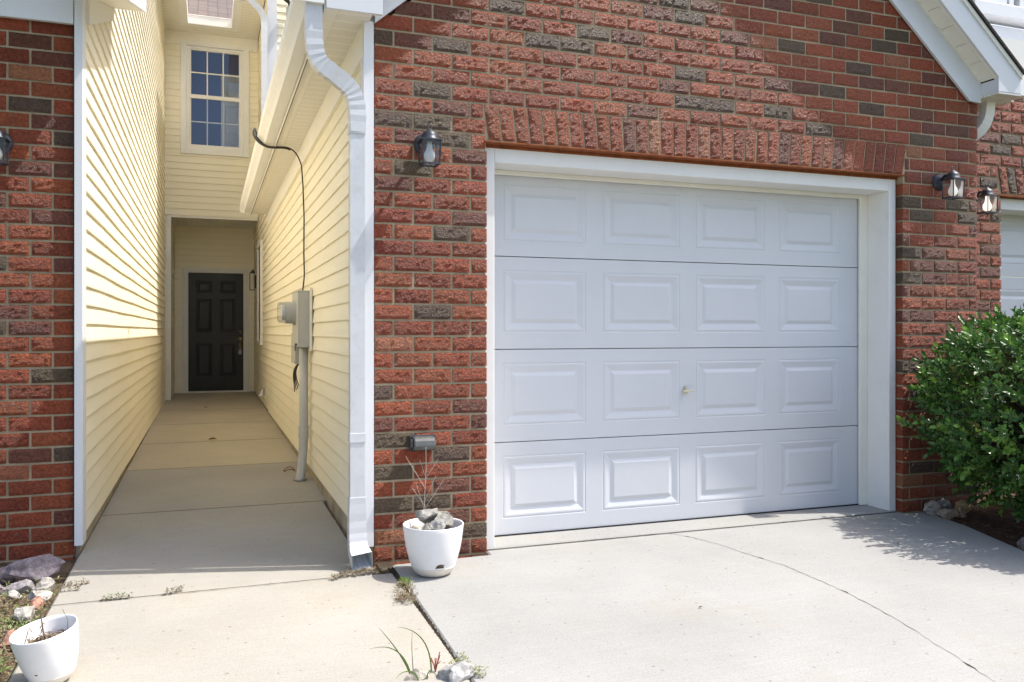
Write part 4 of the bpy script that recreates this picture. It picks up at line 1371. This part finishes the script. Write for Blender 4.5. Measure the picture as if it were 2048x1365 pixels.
# dead plants in the pots
mb = MB()
x0, y0 = 1.0, -.20
mb.tube([(x0, y0, .19), (x0 - .002, y0, .35), (x0 + .006, y0, .50), (x0 + .002, y0 - .01, .60)], .0014, 5)
for a, z, l, r in ((-1, .28, .15, .05), (1, .34, .12, .05), (-1, .40, .16, .10), (1, .44, .10, .06), (-1, .31, .10, .07), (1, .30, .14, .09), (-1, .46, .08, .03)):
    mb.tube([(x0, y0, z), (x0 + a * r * .4, y0 - .01, z + l * .4), (x0 + a * r, y0 - .02, z + l)], .0009, 4)
mb.tube([(x0 - .09, y0 - .05, .2), (x0 - .08, y0 - .04, .235), (x0 - .09, y0 - .05, .25)], .0012, 4)
tag(mb.build('dead_plant', simple('pale_stem', (.55, .48, .42), .7, .2)), 'bare pale twiggy plant rising out of the rock-filled pot', 'dead plant')
mb = MB()
def tp(x, y, z): return tl @ Vector((x, y, z)) + Vector((-.482, -1.058, .004))
mb.tube([tp(-.005, 0, .12), tp(-.003, 0, .18), tp(.0, 0, .245), tp(.02, 0, .252), tp(.03, 0, .258), tp(.035, 0, .265)], .0022, 6)
for k in range(8): leaf(mb, tp(-.003, 0, .135 + .01 * k), Vector((random.uniform(-1, 1), -.3, -.5)), Vector((0, 0, 1)), .014, .006, (.1, .09, .07))
mb.tube([tp(-.06, -.02, .145), tp(-.04, -.02, .19), tp(-.035, -.02, .205), tp(-.028, -.02, .185)], .0016, 5)
mb.tube([tp(.06, .02, .145), tp(.07, .02, .19), tp(.06, .02, .23)], .0010, 5)
rg = random.Random(8)
for k in range(120):
    a = rg.uniform(0, 6.28); q = .078 * math.sqrt(rg.random())
    leaf(mb, tp(q * math.cos(a), q * math.sin(a), .132), Vector((rg.gauss(0, 1), rg.gauss(0, 1), rg.uniform(.2, .8))), Vector((0, 0, 1)), .02, .007, rg.choice(DRY))
tag(mb.build('dead_plant', simple('brown_stem', (.20, .15, .10), .8, .2)), 'curled dark dead stem and litter inside the tilted pot', 'dead plant')

# single fallen leaves on the concrete
def fallen(x, y, s, label, c=(.10, .06, .03), rz=0):
    mb = MB()
    leaf(mb, Vector((x, y, gz(y) + .004)), Vector((math.cos(rz), math.sin(rz), .12)), Vector((0, 0, 1)), s, s * .45, c, .3)
    tag(mb.build('fallen_leaf', M['grass']), label, 'leaf')
fallen(1.94, -1.16, .022, 'tiny brown leaf alone in the middle of the sunlit driveway')
fallen(.0, 4.9, .09, 'reddish dry leaf on the passage floor near the left siding', (.30, .12, .06), .1)
fallen(-.05, 8.3, .05, 'brown leaf fragment near the far porch end of the passage', (.2, .12, .06), .5)
fallen(3.55, -.62, .03, 'curled leaf on the driveway inside the shrub shadow', (.25, .2, .15), .9)
# pale specks (petals) under the shrub
mb = MB()
rg = random.Random(12)
for k in range(34):
    x = rg.uniform(3.5, 4.35); y = rg.uniform(-1.4, -.05)
    leaf(mb, Vector((x, y, .003)), Vector((rg.gauss(0, 1), rg.gauss(0, 1), .1)), Vector((0, 0, 1)), rg.uniform(.008, .018), .006, (.5, .45, .36))
tag(mb.build('leaf_litter', M['grass']), 'scattered pale flecks on the drive in the shade of the shrub', 'litter', kind='stuff')
mb = MB()
for k in range(2600):
    x = rg.uniform(4.0, 6.6); y = rg.uniform(-2.6, .2)
    if x < 3.95 + (y + 2.4) * .18: continue
    c = rg.choice([(.16, .09, .055), (.10, .06, .04), (.24, .17, .1), (.08, .06, .045)])
    leaf(mb, Vector((x, y, -.01 + rg.uniform(0, .02))), Vector((rg.gauss(0, 1), rg.gauss(0, 1), rg.uniform(-.1, .4))), Vector((0, 0, 1)), rg.uniform(.03, .07), rg.uniform(.004, .012), c)
tag(mb.build('mulch_litter', M['grass']), 'brown mulch chips and dead leaves under the shrub', 'mulch', kind='stuff')

# ================================================================= SHRUB
T = thing('shrub', (4.95, -.70, 0), 'glossy dark green evergreen shrub overhanging the bed at the right of the garage', 'shrub')
rg = random.Random(42)
mb = MB(); br = MB()
CX, CYb, CZb = 4.90, -.80, .75
def bush_r(v):
    n = noise.noise(v * 1.7 + Vector((3, 1, 7))) * .16 + noise.noise(v * 4.2) * .10
    return 1 + n
cl = 0
while cl < 3700:
    v = Vector((rg.gauss(0, 1), rg.gauss(0, 1), rg.gauss(0, 1))).normalized()
    q = bush_r(v) * (rg.uniform(.80, 1.0) if rg.random() < .78 else rg.uniform(.45, .85))
    rz = .60 if v.z > 0 else .66
    narrow = 1 + .04 * max(0, -v.z)
    e = Vector([math.copysign(abs(c_) ** .82, c_) for c_ in v])
    p = Vector((CX + e.x * .95 * q * narrow, CYb + e.y * .90 * q * narrow, CZb + e.z * rz * q))
    if p.z < .10: continue
    if p.y > -.03 and p.x < 4.86: p.y = -.03 - rg.random() * .05
    cl += 1
    axis = (v + Vector((rg.gauss(0, .35), rg.gauss(0, .35), .45 + rg.gauss(0, .3)))).normalized()
    tone = rg.random()
    base = (.038, .095, .018) if tone < .50 else ((.062, .14, .024) if tone < .80 else ((.12, .23, .035) if tone < .985 else (.22, .20, .05)))
    nl = rg.randint(8, 11)
    st = p - axis * .07
    for k in range(nl):
        f = k / nl
        a = k * 2.4 + rg.uniform(-.3, .3)
        u = axis.orthogonal().normalized(); w_ = axis.cross(u)
        side = (u * math.cos(a) + w_ * math.sin(a))
        d = (side * (1.0 - .55 * f) + axis * (.25 + .9 * f)).normalized()
        kk = rg.uniform(.85, 1.45) * (1 + .25 * f)
        leaf(mb, st + axis * .10 * f, d, axis, rg.uniform(.028, .050), rg.uniform(.020, .030), (base[0] * kk, base[1] * kk, base[2] * kk), .18)
    if cl % 4 == 0:
        c0 = Vector((CX + v.x * .25, CYb + v.y * .25, .35 + max(0, v.z) * .3))
        br.tube([c0, c0.lerp(p, .5) + Vector((0, 0, .04)), st], .006, 5, scales=[1.4, .8, .35])
for k in range(9):
    a = k * .7
    br.tube([(CX + .05 * math.cos(a), CYb + .05 * math.sin(a), -.03), (CX + .12 * math.cos(a), CYb + .12 * math.sin(a), .2), (CX + .35 * math.cos(a), CYb + .35 * math.sin(a), .55)], .022, 7, scales=[1.2, .9, .4])
mb.build('foliage', M['leaf'], T)
br.build('branches', M['bark'], T)
